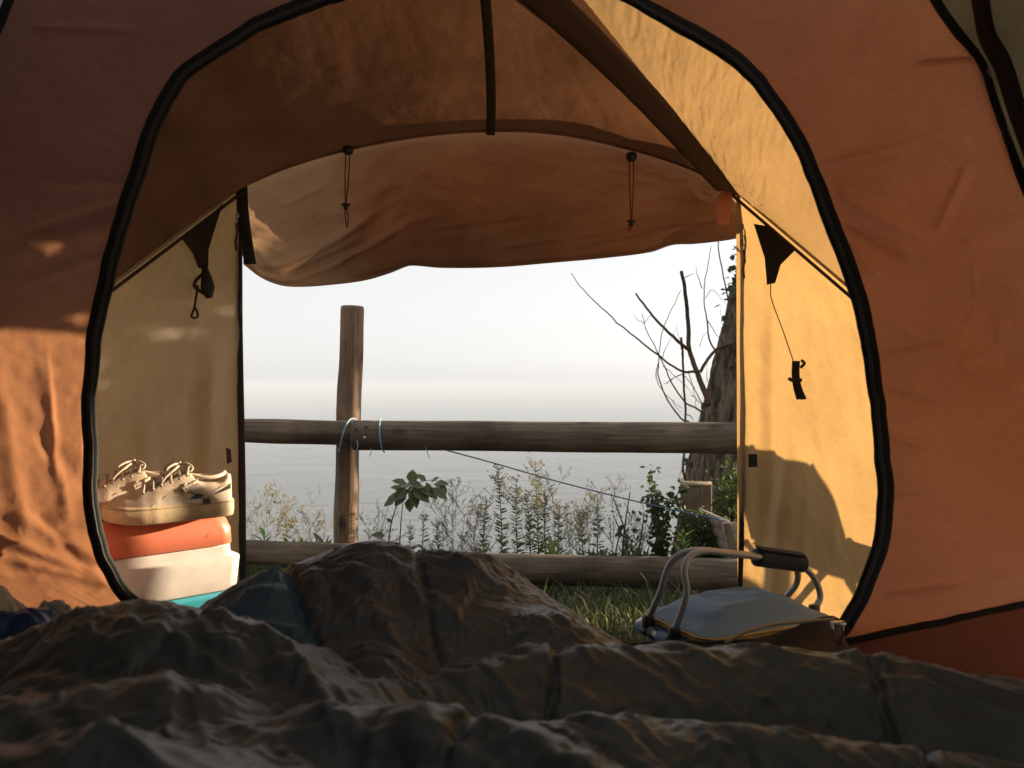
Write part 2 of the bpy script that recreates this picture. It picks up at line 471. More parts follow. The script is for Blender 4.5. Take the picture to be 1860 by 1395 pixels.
door_px = [(270, 1112), (226, 1076), (200, 1035), (181, 990), (165, 900), (162, 800), (167, 680), (182, 560), (210, 430), (240, 330), (277, 230), (328, 140),
           (400, 88), (480, 40), (560, 4), (640, -24), (740, -48), (870, -60), (1000, -50), (1090, -28), (1150, 0), (1220, 36), (1300, 82),
           (1370, 138), (1422, 205), (1467, 290), (1507, 390), (1538, 480), (1567, 570), (1590, 690), (1604, 800), (1607, 920), (1595, 1005),
           (1570, 1070), (1538, 1127), (1518, 1152), (1450, 1166), (1250, 1180), (930, 1192), (600, 1178), (400, 1150)]
outer_px = [(-60, 1122), (-165, 1090), (-180, 900), (-160, 650), (-115, 400), (-60, 180), (0, 40), (40, -60), (130, -190), (300, -330), (560, -430), (870, -460),
            (1150, -440), (1400, -360), (1560, -240), (1640, -120), (1700, 0), (1740, 58), (1781, 112), (1808, 190), (1835, 268), (1862, 336), (1905, 450),
            (1950, 620), (1990, 800), (2012, 950), (2012, 1064), (1860, 1097), (1700, 1130), (1545, 1163), (1400, 1190), (1200, 1205), (930, 1218), (600, 1205), (300, 1170)]

def loop(pts, n):
    p = np.array(pts + [pts[0]], float)
    return spline(p, n + 1)[:-1]

inner_tent = thing('inner_tent', 'rust orange inner tent with a wide arched doorway bound in black tape', 'tent', (0, 0.4, 0))

# sew the wall as a ring between the doorway and the corner seams
def angle_param(L, c):
    return np.unwrap(np.arctan2(L[:, 1] - c[1], L[:, 0] - c[0]))
N_AROUND, N_OUT = 1200, 130
dl = loop(door_px, 1600); ol = loop(outer_px, 1600)
c0 = np.array([890.0, 560.0])
def by_angle(L, angs):
    a = np.arctan2(L[:, 1] - c0[1], L[:, 0] - c0[0]); o = np.argsort(a)
    a2 = np.r_[a[o] - 2 * math.pi, a[o], a[o] + 2 * math.pi]
    return np.stack([np.interp(angs, a2, np.tile(L[o, k], 3)) for k in (0, 1)], -1)
aD = np.arctan2(dl[:, 1] - c0[1], dl[:, 0] - c0[0])
angs = np.linspace(-math.pi, math.pi, N_AROUND, endpoint=False)
D = by_angle(dl, angs); O = by_angle(ol, angs)
v = np.linspace(0, 1, N_OUT)[:, None, None]
PX = D[None] * (1 - v) + O[None] * v
W = on_wall(PX[..., 0], PX[..., 1])
disp = wrinkle(W[..., 0], W[..., 2], 4, 2.2, 0.008, 0.25, 4.0) + wrinkle(W[..., 0], W[..., 2], 14, 6.0, 0.0016, -0.5, 4.0) + 0.012 * fbm(W[..., 0] * 2.1, W[..., 2] * 2.1, 0, 8, 3)

def px_crease(PXg, a, b, w, amp):
    """a pulled crease in the cloth between two points (photograph pixels on the wall)"""
    a = np.array(a, float); b = np.array(b, float); d = b - a; L = np.linalg.norm(d); d /= L
    q = PXg - a; t = (q @ d) / L; n = np.abs(q[..., 0] * d[1] - q[..., 1] * d[0])
    env = smooth(-0.05, 0.15, t) * (1 - smooth(0.6, 1.1, t))
    return amp * env * np.exp(-(n / w) ** 2)
for a, b, w, am in [((205, 1062), (-60, 960), 9, .010), ((215, 1072), (-60, 1000), 8, .009), ((190, 1030), (-40, 905), 12, .010), ((172, 900), (30, 760), 16, -.010),
                    ((120, 960), (60, 600), 10, .008), ((40, 1000), (-20, 620), 16, .010), ((95, 880), (80, 620), 6, .006), ((60, 930), (150, 1040), 10, -.008),
                    ((225, 400), (0, 470), 14, .012), ((235, 365), (20, 430), 9, -.010), ((250, 330), (60, 330), 10, .008), ((30, 42), (260, 58), 6, -.012), ((200, 460), (20, 520), 10, .010),
                    ((1495, 298), (1720, 245), 5, .007), ((1763, 112), (1640, 118), 5, -.012), ((1520, 345), (1700, 440), 14, .012), ((1530, 400), (1660, 480), 10, -.010),
                    ((1590, 650), (1760, 620), 7, .007), ((1605, 705), (1700, 735), 6, -.008), ((1610, 790), (1700, 815), 7, .008), ((1545, 440), (1600, 500), 6, .008),
                    ((1740, 660), (1880, 720), 10, .010), ((1615, 905), (1680, 900), 6, -.006), ((1600, 1080), (1760, 1055), 8, .008), ((1760, 300), (1700, 430), 10, .008)]:
    disp = disp + px_crease(PX, a, b, w * (1.1 if a[0] < 900 else 0.9), am * (0.6 if a[0] < 900 else 1.3))
edge = smooth(0, 0.06, v[..., 0])
W[..., 1] += disp * (0.25 + 0.75 * edge)
obj('front_wall', grid_mesh(W, closed=True), M['rust'], inner_tent)

# black binding round the doorway: a folded tape, flat in section
def tape(path, w, t, normal, mat, name, parent):
    p = np.asarray(path); T = np.gradient(p, axis=0); T /= np.linalg.norm(T, axis=1)[:, None]
    nrm = np.asarray(normal, float); nrm = np.broadcast_to(nrm, p.shape)
    S = np.cross(T, nrm); S /= np.linalg.norm(S, axis=1)[:, None]
    w = np.broadcast_to(np.asarray(w, float), (len(p),))[:, None]
    prof = [(-0.5, -0.5), (-0.25, -0.95), (0.25, -0.95), (0.5, -0.5), (0.5, 0.5), (0.25, 0.9), (-0.25, 0.9), (-0.5, 0.5)]
    G = np.stack([p + S * w * a + nrm * t * b for a, b in prof], 1)
    V = G.reshape(-1, 3); F = [tuple(q) for q in grid_quads(len(p), 8, True)]
    F += [tuple(range(7, -1, -1)), tuple(range((len(p) - 1) * 8, len(p) * 8))]
    return MB().add(V, F).build(name, mat, parent)
dpath = loop(door_px, 600)
dw = on_wall(dpath[:, 0], dpath[:, 1], -0.004)
dw[:, 0] += 0.0042 * fbm(np.arange(600) * 0.07, 0.3, 0, 5, 4); dw[:, 2] += 0.0042 * fbm(np.arange(600) * 0.07, 5.3, 0, 6, 4)
wid = 0.029 + 0.003 * fbm(np.arange(600) * 0.04, 2.2, 0, 9, 2)
dw = np.vstack([dw, dw[:1]]); wid = np.r_[wid, wid[:1]]
tape(dw, wid, 0.006, (0, -1, 0), M['binding'], 'door_binding', inner_tent)

M['zip_coil'] = plain('grey_black_zip_coil', (0.060, 0.058, 0.052), 0.5, bump=1.0, bscale=1400)
zc_ = dw + np.array([0, -0.0072, 0]); cdir = zc_ - zc_.mean(0); cdir /= np.linalg.norm(cdir, axis=1)[:, None]
tape(zc_ - cdir * 0.006, 0.0085, 0.0022, (0, -1, 0), M['zip_coil'], 'zip', inner_tent)

# corner seams and the bathtub floor
seamR = spline([on_wall(*p, off=-0.006) for p in [(1600, -190), (1640, -120), (1700, 0), (1740, 58), (1781, 112), (1808, 190), (1835, 268), (1862, 336), (1905, 450), (1950, 620), (1990, 800), (2012, 1060)]], 120)
seamL = spline([on_wall(*p, off=-0.006) for p in [(80, -130), (40, -60), (0, 40), (-60, 180), (-115, 400), (-160, 650), (-180, 900), (-165, 1090)]], 90)
for s in (seamR, seamL):
    tape(s, 0.017, 0.006, (0, -1, 0), M['binding'], 'corner_seam', inner_tent)
hem_px = [(2012, 1064), (1860, 1097), (1700, 1131), (1620, 1146), (1545, 1164), (1400, 1191), (1200, 1206), (930, 1219), (600, 1206), (300, 1171), (-60, 1123), (-165, 1091)]
hem = spline([on_wall(*p, off=-0.005) for p in hem_px], 240)
hem[:, 2] += 0.002 * fbm(np.arange(240) * 0.3, 0.1, 0, 4, 3)
tape(hem, 0.012, 0.006, (0, -1, 0), M['patch'], 'floor_hem', inner_tent)
# tub wall falls from the hem to the floor and runs on as the floor sheet to the rear
hem2 = hem.copy(); rows = []
for t in np.linspace(0, 1, 16):
    r = hem2.copy(); r[:, 2] = hem2[:, 2] * (1 - t) + 0.006 * t; r[:, 1] = hem2[:, 1] - 0.05 * t ** 2 - 0.01 * t; rows.append(r)
for y in (1.2, 0.6, 0.0, -0.6, -1.25):
    r = rows[15].copy(); r[:, 1] = y; r[:, 0] = rows[15][:, 0] * 1.02; rows.append(r)
TG = np.stack(rows)
TG[1:15, :, 1] += wrinkle(TG[1:15, :, 0], TG[1:15, :, 2], 12, 3, 0.006, 0, 3)
obj('floor_tub', grid_mesh(TG), M['bathtub'], inner_tent)

# side walls and roof: the front outline carried back to the rear wall
def back_outline(t):
    """outline of the inner tent, from the foot of one side wall over the roof to the other; t in 0..1"""
    p = outer_px[1:27]
    q = spline([on_wall(*a) for a in p], 400)
    return np.stack([np.interp(t, np.linspace(0, 1, 400), q[:, k]) for k in range(3)], -1)
tt = np.linspace(0, 1, 160)
FO = back_outline(tt)
rows = []
for s in np.linspace(0, 1, 60):
    r = FO.copy()
    r[:, 1] = FO[:, 1] * (1 - s) + (-1.3) * s
    k = 1 + 0.20 * math.sin(math.pi * min(1, s * 0.75))
    r[:, 0] = FO[:, 0] * k
    up = (FO[:, 2] - 0.2)
    r[:, 2] = FO[:, 2] + np.maximum(0, up) * 0.10 * math.sin(math.pi * s) - np.maximum(0, up) * 0.25 * s ** 3
    r[:, 2] = np.where(FO[:, 2] < 0.25, FO[:, 2] * (1 - s) + (0.2 * FO[:, 2]) * s, r[:, 2])
    rows.append(r)
BG = np.stack(rows)
wr = wrinkle(BG[..., 1], BG[..., 2], 33, 2.0, 0.006, 0.2, 3)
BG[..., 0] -= np.sign(BG[..., 0]) * wr * smooth(0, 0.05, np.linspace(0, 1, 60))[:, None]
def sub(G, a, b): return G[:, a:b + 1]
obj('side_wall', grid_mesh(sub(BG, 0, 42)), M['olive'], inner_tent)
obj('roof', grid_mesh(sub(BG, 42, 112)), M['pale_inner'], inner_tent)
obj('side_wall', grid_mesh(sub(BG, 112, 159)), M['olive'], inner_tent)
last = BG[-1]; cen = np.array([0, -1.36, 0.45])
RW = np.stack([last * (1 - s) + cen * s for s in np.linspace(0, 1, 12)])
RWall = MB().add(RW.reshape(-1, 3), [tuple(q) for q in grid_quads(12, 160)] + [(0, 159, 160 * 11)])
RWall.build('rear_wall', M['pale_inner'], inner_tent)
# pole pocket running back along the side wall
bpx = CX + FPX * BG[1:50, 112:, 0] / np.maximum(.05, BG[1:50, 112:, 1]); bpy_ = CY - FPX * (BG[1:50, 112:, 2] - EYE) / np.maximum(.05, BG[1:50, 112:, 1])
pk = []
for qx_, qy_ in [(1735, -120), (1768, -20), (1792, 60), (1815, 130), (1845, 215), (1880, 310), (1930, 430)]:
    k_ = np.unravel_index(np.argmin((bpx - qx_) ** 2 + (bpy_ - qy_) ** 2), bpx.shape); pk.append(BG[1 + k_[0], 112 + k_[1]] + np.array([-0.014, -0.01, -0.004]))
tape(spline(pk, 60), 0.034, 0.006, (-0.9, -0.2, -0.3), M['patch'], 'pole_pocket', inner_tent)

# the unzipped door, slumped over the sill by the doorway's corner
dp_top = spline([P(1290, 1180, 1.50), P(1350, 1162, 1.51), P(1405, 1146, 1.52), P(1470, 1127, 1.535), P(1512, 1120, 1.545), P(1530, 1127, 1.55)], 80)
rows = []
for t in np.linspace(0, 1, 26):
    r = dp_top.copy(); r[:, 2] -= 0.13 * t + 0.006 * math.sin(t * 9); r[:, 1] -= 0.035 * math.sin(t * 2.6) + 0.014 * np.sin(t * 11 + np.arange(80) * 0.05)
    rows.append(r)
DPG = np.stack(rows); DPG[..., 1] += wrinkle(DPG[..., 0], DPG[..., 2], 44, 6, 0.006, 0.3, 4)
obj('door_panel', grid_mesh(DPG), M['door_cloth'], inner_tent)
MB().tube(spline([P(1318, 1168, 1.468), P(1350, 1150, 1.472), P(1400, 1136, 1.49), P(1470, 1128, 1.51), P(1515, 1125, 1.525)], 40), 0.0032, 8).build('door_piping', M['piping'], inner_tent)
zc = P(1521, 1133, 1.515)
zs = MB().box(zc, (0.030, 0.012, 0.010), bevel=0.002).box(zc + (0.006, -0.004, -0.022), (0.010, 0.005, 0.040), bevel=0.0015).box(zc + (-0.012, -0.003, -0.008), (0.006, 0.008, 0.018), bevel=0.001)
zs.build('zip_slider', M['metal'], inner_tent)
MB().tube([P(1528, 1135, 1.51), P(1531, 1152, 1.505), P(1524, 1172, 1.50), P(1518, 1160, 1.503)], 0.0022, 6, n=20).build('zip_cord', M['red_cord'], inner_tent)

# ------------------------------------------------------------------ flysheet
YD = 2.30                      # plane of the outer doorway
fly = thing('tent_flysheet', 'sand and rust flysheet porch around the inner tent, its outer door hitched up', 'tent', (0, 1.9, 0))
arch_px = [(440, 337), (520, 303), (620, 273), (760, 246), (890, 236), (1010, 241), (1140, 268), (1250, 303), (1337, 346)]
arch = spline([P(*p, YD) for p in arch_px], 121)
A, B = arch[0], arch[-1]
C_ = np.array([-1.40, 1.60, EYE - 0.244]); D_ = np.array([1.15, 1.60, EYE - 0.206])
bt = np.linspace(0, 1, 121)
th = math.pi * (1 - bt)
back = np.stack([np.cos(th) * np.abs(np.cos(th)) ** -0.15, np.full(121, 1.60), np.sin(th) ** 0.85], -1)
back[:, 0] = np.where(back[:, 0] < 0, back[:, 0] * 1.40, back[:, 0] * 1.15)
base_z = C_[2] * (1 - bt) + D_[2] * bt
back[:, 2] = base_z + back[:, 2] * (EYE + 1.12 - base_z)
back[0], back[-1] = C_, D_
def roof_pt(u, vv):
    i = np.clip(u, 0, 1) * 120
    f = np.stack([np.interp(i, np.arange(121), arch[:, k]) for k in range(3)], -1)
    b = np.stack([np.interp(i, np.arange(121), back[:, k]) for k in range(3)], -1)
    vv = np.asarray(vv)[..., None]
    p = f * (1 - vv) + b * vv
    p[..., 2] -= 0.05 * np.sin(math.pi * vv[..., 0]) * np.sin(math.pi * np.clip(u, 0, 1)) ** 0.5   # sags between pole and inner tent
    return p
NV = 160
vv = np.linspace(0, 1, NV)
# seam of the roof, from the doorway's right top corner up to the crossing of the poles (chosen by its line of sight)
us = np.linspace(0.3, 1, 1401); uR = []
for q in vv:
    p = roof_pt(us, np.full(1401, q)); ix = CX + FPX * p[:, 0] / p[:, 1]; iy = CY - FPX * (p[:, 2] - EYE) / p[:, 1]
    d = (ix - 1062) * 340 - iy * 270
    k = np.where(d[:-1] * d[1:] <= 0)[0]
    uR.append(us[k[-1]] if len(k) else 0.992)
uR = np.minimum.accumulate(np.array(uR))
def roof_panel(u0, u1, n, seed, amp, name, mat, ang=0.5, sc=3.0):
    U = u0[:, None] * (1 - np.linspace(0, 1, n)) + u1[:, None] * np.linspace(0, 1, n)
    V2 = np.broadcast_to(vv[:, None], U.shape)
    G = roof_pt(U, V2)
    w = wrinkle(G[..., 0], G[..., 1] + G[..., 2], seed, sc, amp, ang, 3 if sc < 5 else 1.3)
    e = smooth(0, 0.08, V2) * smooth(0, 0.05, np.linspace(0, 1, n))[None] * smooth(0, 0.05, 1 - np.linspace(0, 1, n))[None]
    G[..., 2] -= w * e
    return obj(name, grid_mesh(G), mat, fly)
roof_panel(np.zeros(NV), uR, 260, 52, 0.0055, 'roof_panel', M['shaded_rust_roof'])
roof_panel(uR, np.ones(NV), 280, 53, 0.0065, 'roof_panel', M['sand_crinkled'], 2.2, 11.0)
# pole sleeve along the right-hand seam and a middle strap
slv = roof_pt(uR - np.interp(vv, [0, .1, .3, .6, 1], [.02, .028, .03, .03, .03]), vv); slv[:, 2] -= 0.008; 
tape(slv[:NV - 6], np.linspace(0.055, 0.115, NV)[:NV - 6], 0.004, (-0.3, -0.55, -0.78), M['sleeve'], 'pole_sleeve', fly)
mid = roof_pt(np.full(NV, 0.5) - 0.012 * vv, vv); mid[:, 2] -= 0.016
tape(mid[1:NV - 10], np.linspace(0.026, 0.024, NV)[1:NV - 10], 0.004, (0, -0.5, -0.86), M['strap'], 'middle_strap', fly)
hemR = arch.copy(); hemR[:, 1] -= 0.004; hemR[:, 2] -= 0.004
tape(hemR, 0.008, 0.002, (0, -1, -0.1), M['flap'], 'arch_seam', fly)

# side panels, from the outer doorway back past the inner tent's corners
def side_panel(top0, top1, bot0, bot1, n, m, seed, folds, name):
    s = np.linspace(0, 1, n)[None, :]; h = np.linspace(0, 1, m)[:, None]
    top = top0 * (1 - s[..., None]) + top1 * s[..., None]; bot = bot0 * (1 - s[..., None]) + bot1 * s[..., None]
    G = top * (1 - h[..., None]) + bot * h[..., None]
    nrm = np.cross(top1 - top0, bot0 - top0); nrm /= np.linalg.norm(nrm)
    ln = np.linalg.norm(top1 - top0) * s; ht = np.linalg.norm(bot0 - top0) * h
    d = wrinkle(ln + 0 * ht, ht + 0 * ln, seed, 2.4, 0.006, 1.4, 4) + 0.010 * fbm(ln * 2.0, ht * 1.2, 0, seed + 2, 3) * smooth(0, 0.2, h)
    for (s0, h0, s1, h1, w, am) in folds:
        L = math.hypot((s1 - s0), (h1 - h0)); dx, dy = (s1 - s0) / L, (h1 - h0) / L
        t = ((s - s0) * dx + (h - h0) * dy) / L; q = np.abs((s - s0) * dy - (h - h0) * dx)
        d = d + am * smooth(-0.05, 0.3, t) * (1 - smooth(0.75, 1.1, t)) * np.exp(-(q / w) ** 2)
    G = G + nrm * (d * smooth(0, 0.03, s) * smooth(0, 0.03, h))[..., None]
    return obj(name, grid_mesh(G), M['sand'], fly), nrm
gz = -0.07
botL0 = P(443, 1085, YD); botL0[2] = gz; botL1 = np.array([-1.48, 1.58, gz])
botR0 = P(1340, 1085, YD); botR0[2] = gz; botR1 = np.array([1.24, 1.58, gz])
_, nL = side_panel(A, C_, botL0, botL1, 110, 170, 61, [(0.10, 0.25, 0.13, 0.95, 0.030, 0.022), (0.16, 0.3, 0.10, 1.0, 0.02, -0.016), (0.30, 0.35, 0.24, 0.8, 0.02, 0.008), (0.36, 0.55, 0.5, 0.9, 0.03, 0.008), (0.28, 0.5, 0.34, 0.95, 0.02, -0.008)], 'porch_side')
_, nR = side_panel(B, D_, botR0, botR1, 110, 170, 62, [(0.14, 0.10, 0.09, 0.75, 0.022, 0.018), (0.20, 0.45, 0.10, 1.0, 0.018, -0.016), (0.16, 0.3, 0.05, 0.95, 0.02, 0.012), (0.26, 0.5, 0.2, 0.95, 0.015, 0.008), (0.3, 0.62, 0.4, 0.95, 0.02, 0.006)], 'porch_side')
if nL[0] < 0: nL = -nL          # point into the porch
if nR[0] > 0: nR = -nR
for a, b in ((A, C_), (B, D_)):
    t = np.linspace(0, 1, 60)[:, None]; ln = a * (1 - t) + b * t
    inw = nL if a is A else nR
    MB().tube(ln + inw * 0.006, 0.0042, 8).build('seam_piping', M['piping'], fly)
    MB().tube((ln + inw * 0.016 + np.array([0, 0, -0.016]))[:34], 0.0045, 8).build('pole', M['strap'], fly)

# rear body of the flysheet, a dome over the whole inner tent
foot = []
bl = np.vstack([[np.array([botL1[0], 1.59, gz])], back[:1] * [1, 1, 1], back[1:-1], back[-1:], [np.array([botR1[0], 1.59, gz])]])
bt2 = np.linspace(0, 1, 140)
seg = np.r_[0, np.cumsum(np.linalg.norm(np.diff(bl, axis=0), axis=1))]; seg /= seg[-1]
FB = np.stack([np.interp(bt2, seg, bl[:, k]) for k in range(3)], -1)
rows = []
for s in np.linspace(0, 1, 40):
    r = FB.copy(); r[:, 1] = 1.68 * (1 - s) - 1.75 * s
    r[:, 0] = FB[:, 0] * (1 + 0.28 * math.sin(math.pi * min(1, s * 0.8)))
    r[:, 2] = gz + (FB[:, 2] - gz) * (1 + 0.12 * math.sin(math.pi * s) - 0.3 * s ** 3)
    rows.append(r)
FBG = np.stack(rows)
obj('body', grid_mesh(FBG), M['fly_body'], fly)
cen = np.array([0, -1.9, 0.5]); last = FBG[-1]
RW = np.stack([last * (1 - s) + cen * s for s in np.linspace(0, 1, 8)])
MB().add(RW.reshape(-1, 3), [tuple(q) for q in grid_quads(8, 140)] + [(0, 139, 140 * 7)]).build('rear_panel', M['fly_body'], fly)

# outer door: hitched up, hanging from the arch; folded double except at its left end
flap_low = spline([P(*p, YD + 0.06) for p in [(441, 474), (470, 496), (505, 510), (540, 513), (600, 509), (660, 501), (705, 488), (738, 475), (752, 474), (800, 478), (900, 477), (1000, 469), (1100, 460), (1185, 449), (1225, 436), (1265, 434), (1320, 428), (1354, 422)]], 161)
flap_top = np.stack([np.interp(np.linspace(0, 120, 161), np.arange(121), arch[:, k]) for k in range(3)], -1); flap_top[:, 1] += 0.012
rows = []; nv = 60
for t in np.linspace(0, 1, nv):
    r = flap_top * (1 - t) + flap_low * t
    bell = math.sin(math.pi * t)
    r[:, 1] += 0.028 * bell * (0.6 + 0.4 * np.sin(np.linspace(0, 7, 161)))
    rows.append(r)
roll = []
for k in range(1, 9):                       # turn outwards and back up: the roll of the hitched door
    a = math.pi * k / 8
    r = flap_low.copy(); R_ = 0.020
    r[:, 1] += R_ * (1 - math.cos(a)); r[:, 2] -= R_ * math.sin(a) * 0.55
    roll.append(r)
FG = np.stack(rows + roll)
uu = np.linspace(0, 1, 161)[None, :] * 1.35
hh = np.linspace(0, 1, FG.shape[0])[:, None] * 0.35
FG[:nv, :, 1] += (wrinkle(uu + 0 * hh, hh + 0 * uu, 71, 4, 0.009, 0.35, 5) + wrinkle(uu + 0 * hh, hh + 0 * uu, 72, 8, 0.004, -0.2, 3) + 0.008 * fbm(uu * 4, hh * 6, 0, 77, 3))[:nv] * smooth(0, 0.1, np.linspace(0, 1, nv))[:, None]
for (s0, h0, s1, h1, w, am) in [(0.02, 0.95, 0.30, 0.45, .02, .02), (0.05, 1.0, 0.26, 0.7, .018, -.018), (0.10, 0.98, 0.36, 0.62, .016, .014), (0.2, 1.0, 0.3, 0.35, .02, -.012), (0.45, 0.9, 0.75, 0.8, .014, .008), (0.6, 1.0, 0.95, 0.75, .016, -.010), (0.82, 1.0, 0.98, 0.6, .014, .010), (0.35, 0.75, 0.62, 0.66, .012, -.007)]:
    S = np.linspace(0, 1, 161)[None, :]; H = np.linspace(0, 1, nv)[:, None]
    L = math.hypot(s1 - s0, h1 - h0); dx, dy = (s1 - s0) / L, (h1 - h0) / L
    t = ((S - s0) * dx + (H - h0) * dy) / L; q = np.abs((S - s0) * dy - (H - h0) * dx)
    FG[:nv, :, 1] += am * smooth(-.05, .3, t) * (1 - smooth(.7, 1.1, t)) * np.exp(-(q / w) ** 2)
tgt = FG[:, -1].copy(); tgt[:, 0] = np.interp(-tgt[:, 2], [-(EYE + .549), -(EYE + .425), -(EYE + .2)], [.662, .684, .686]); tgt[:, 1] = YD - .003
side = np.stack([FG[:, -1] * (1 - e) + tgt * e for e in np.linspace(0, 1, 8)[1:]], 1)      # returns to the zip at the doorway's corner
FG = np.concatenate([FG, side], 1)
outer = obj('door_flap', grid_mesh(FG), M['flap'], fly)
# the turned-up outer layer of the door
rows = []
for t in np.linspace(0, 1, 30):
    r = flap_low.copy(); r[:, 1] += 0.045 + 0.06 * math.sin(math.pi * t); 
    topz = flap_top[:, 2] + 0.07 + 0.13 * smooth(.55, 1, np.linspace(0, 1, 161))
    r[:, 2] = flap_low[:, 2] * (1 - t) + topz * t
    rows.append(r)
TU = np.stack(rows)[:, 34:]
TU[..., 1] += 0.012 * fbm(TU[..., 0] * 5, TU[..., 2] * 5, 0, 80, 3)
ext = np.linspace(0, 1, 14)[1:]
tail = np.stack([TU[:, -1] + np.array([.20, -.02, -.03]) * e for e in ext], 1)      # lengthened past the doorway's corner to block stray sun
TU = np.concatenate([TU, tail], 1)
obj('turned_up_layer', grid_mesh(TU), M['rust_door'], outer)

# zips at the doorway's edges
zl = spline([P(442, 338, YD), P(434, 450, YD), P(436, 650, YD), P(440, 850, YD), P(442, 1085, YD)], 90); zl[:, 1] -= 0.004
tape(zl, 0.020, 0.004, (0.2, -1, 0), M['zip'], 'door_zip', fly)
zr = spline([P(1343, 352, YD), P(1358, 430, YD), P(1357, 600, YD), P(1353, 800, YD), P(1343, 1085, YD)], 90); zr[:, 1] -= 0.004
tape(zr, 0.014, 0.004, (-0.2, -1, 0), M['zip'], 'door_zip', fly)
fl = spline([P(450, 335, YD - .01), P(452, 380, YD - .01), P(458, 430, YD), P(466, 480, YD + .03)], 30)
tape(fl - np.array([0.018, 0.002, 0]), 0.034, 0.003, (0.1, -1, 0), M['zip'], 'storm_strip', fly)
def zip_pull(p, n):
    c = np.asarray(p)
    o = MB().box(c, (0.010, 0.008, 0.016), bevel=0.0015).tube([c + (0, -.006, -.006), c + (0.004, -.010, -.016), c + (0, -.008, -.026), c + (-0.004, -.010, -.016), c + (0, -.006, -.006)], 0.0014, 6, n=24).build('zip_pull', M['metal'], fly)
    MB().tube([c + (0, -.008, -.024), c + (.003, -.009, -.05), c + (-.002, -.008, -.08), c + (.002, -.008, -.105)], 0.0036, 6, n=20).build('pull_cord', M['red_cord'], o)
zip_pull(P(431, 391, YD - .012), 0)
zip_pull(P(1353, 412, YD - .012), 1)
zip_pull(P(1350, 440, YD - .010), 1)

# toggles that hitch the door, each a black barrel with a loop of red cord
def toggle(px, py, ends, lock):
    c = P(px, py, YD - 0.016)
    b = MB().tube([c + (0, 0, .012), c + (0, 0, .008), c, c + (0, 0, -.010), c + (0, 0, -.014)], [0.006, 0.0145, 0.016, 0.014, 0.008], 14).build('toggle', M['black_plastic'], fly)
    e = P(*ends, YD - 0.014)
    lk_ = P(*lock, YD - 0.016)
    MB().tube([c + (-.006, 0, -.01), c * .5 + lk_ * .5 + (-.005, 0, 0), lk_ + (-.001, 0, 0)], 0.0019, 6, n=18).tube([c + (.006, 0, -.01), c * .5 + lk_ * .5 + (.005, 0, 0), lk_ + (.001, 0, 0)], 0.0019, 6, n=18) \
        .tube([lk_, lk_ * .5 + e * .5 + (-.004, 0, 0), e, lk_ * .5 + e * .5 + (.004, 0, 0), lk_ + (.001, 0, 0)], 0.0018, 6, n=26).build('toggle_cord', M['red_cord'], b)
    MB().box(lk_, (0.024, 0.010, 0.007), bevel=.0015).box(lk_ + (0, 0, -.008), (0.011, 0.009, 0.012), bevel=.0015).build('cord_stop', M['black_plastic'], b)
toggle(632, 272, (631, 414), (628, 372))
toggle(1147, 284, (1142, 420), (1147, 402))

# peach tag hanging from the arch's right end
tg = [P(1316, 343, YD - .03), P(1331, 350, YD - .03), P(1324, 407, YD - .03), P(1303, 408, YD - .03), P(1299, 362, YD - .03)]
Vt = [p for p in tg] + [p + np.array([0, .0025, 0]) for p in tg]
MB().add(Vt, [(0, 1, 2, 3, 4), (9, 8, 7, 6, 5)] + [(i, i + 5, (i + 1) % 5 + 5, (i + 1) % 5) for i in range(5)]).build('fabric_tag', M['tag'], fly, smooth=False)

# guy points sewn on the side panels: a dark triangular patch with cord and a wound bundle
def side_at(px, py, left, off):
    """point on a side panel seen at a pixel, moved off metres into the porch"""
    q = (botL0, botL1) if left else (botR0, botR1)
    o = np.array([0, 0, EYE]); d = P(px, py, 1.0) - o
    n = nL if left else nR
    p0 = A if left else B
    t = np.dot(p0 - o, n) / np.dot(d, n)
    return o + d * t + n * off
def patch(pts, left, name='guy_patch'):
    p = [side_at(*a, left, 0.022) for a in pts]; n = nL if left else nR
    Vt = p + [a - n * 0.003 for a in p]; k = len(p)
    return MB().add(Vt, [tuple(range(k)), tuple(range(2 * k - 1, k - 1, -1))] + [(i, i + k, (i + 1) % k + k, (i + 1) % k) for i in range(k)]).build(name, M['patch'], fly, smooth=False)
pl = patch([(322, 432), (372, 396), (398, 372), (385, 412), (372, 455), (371, 492), (354, 488), (344, 462)], True)
MB().tube([side_at(362, 488, True, .03), side_at(364, 505, True, .034), side_at(366, 525, True, .035), side_at(370, 542, True, .03)], [0.008, 0.014, 0.019, 0.010], 10, n=14) \
    .tube([side_at(358, 500, True, .03), side_at(346, 512, True, .03), side_at(344, 522, True, .03), side_at(360, 535, True, .032)], 0.005, 8, n=16).build('wound_guy_line', M['black_cord'], pl)
MB().tube([side_at(350, 520, True, .03), side_at(346, 545, True, .03), side_at(343, 562, True, .03), side_at(338, 576, True, .03), side_at(345, 579, True, .03), side_at(350, 574, True, .03), side_at(345, 560, True, .03)], 0.0032, 7, n=30).build('cord_loop', M['black_cord'], pl)
pr = patch([(1378, 408), (1402, 412), (1452, 456), (1426, 482), (1416, 515), (1402, 518), (1398, 470)], False)
MB().tube([side_at(1410, 515, False, .024), side_at(1411, 540, False, .026), side_at(1430, 600, False, .02), side_at(1449, 655, False, .02)], 0.0014, 6, n=30).build('guy_cord', M['black_cord'], pr)
wb = MB()
for k in range(5):
    e = (k - 2) * 2.2
    wb.tube([side_at(1455 + e, 656, False, .022 + .004 * (k % 2)), side_at(1456 + e, 680, False, .026), side_at(1459 + e * 1.1, 702, False, .026), side_at(1465 + e * 1.5, 725, False, .022 + .003 * (k % 2))], 0.0042, 7, n=16)
wb.tube([side_at(1448, 688, False, .035), side_at(1458, 692, False, .038), side_at(1470, 690, False, .034)], 0.005, 7, n=8)
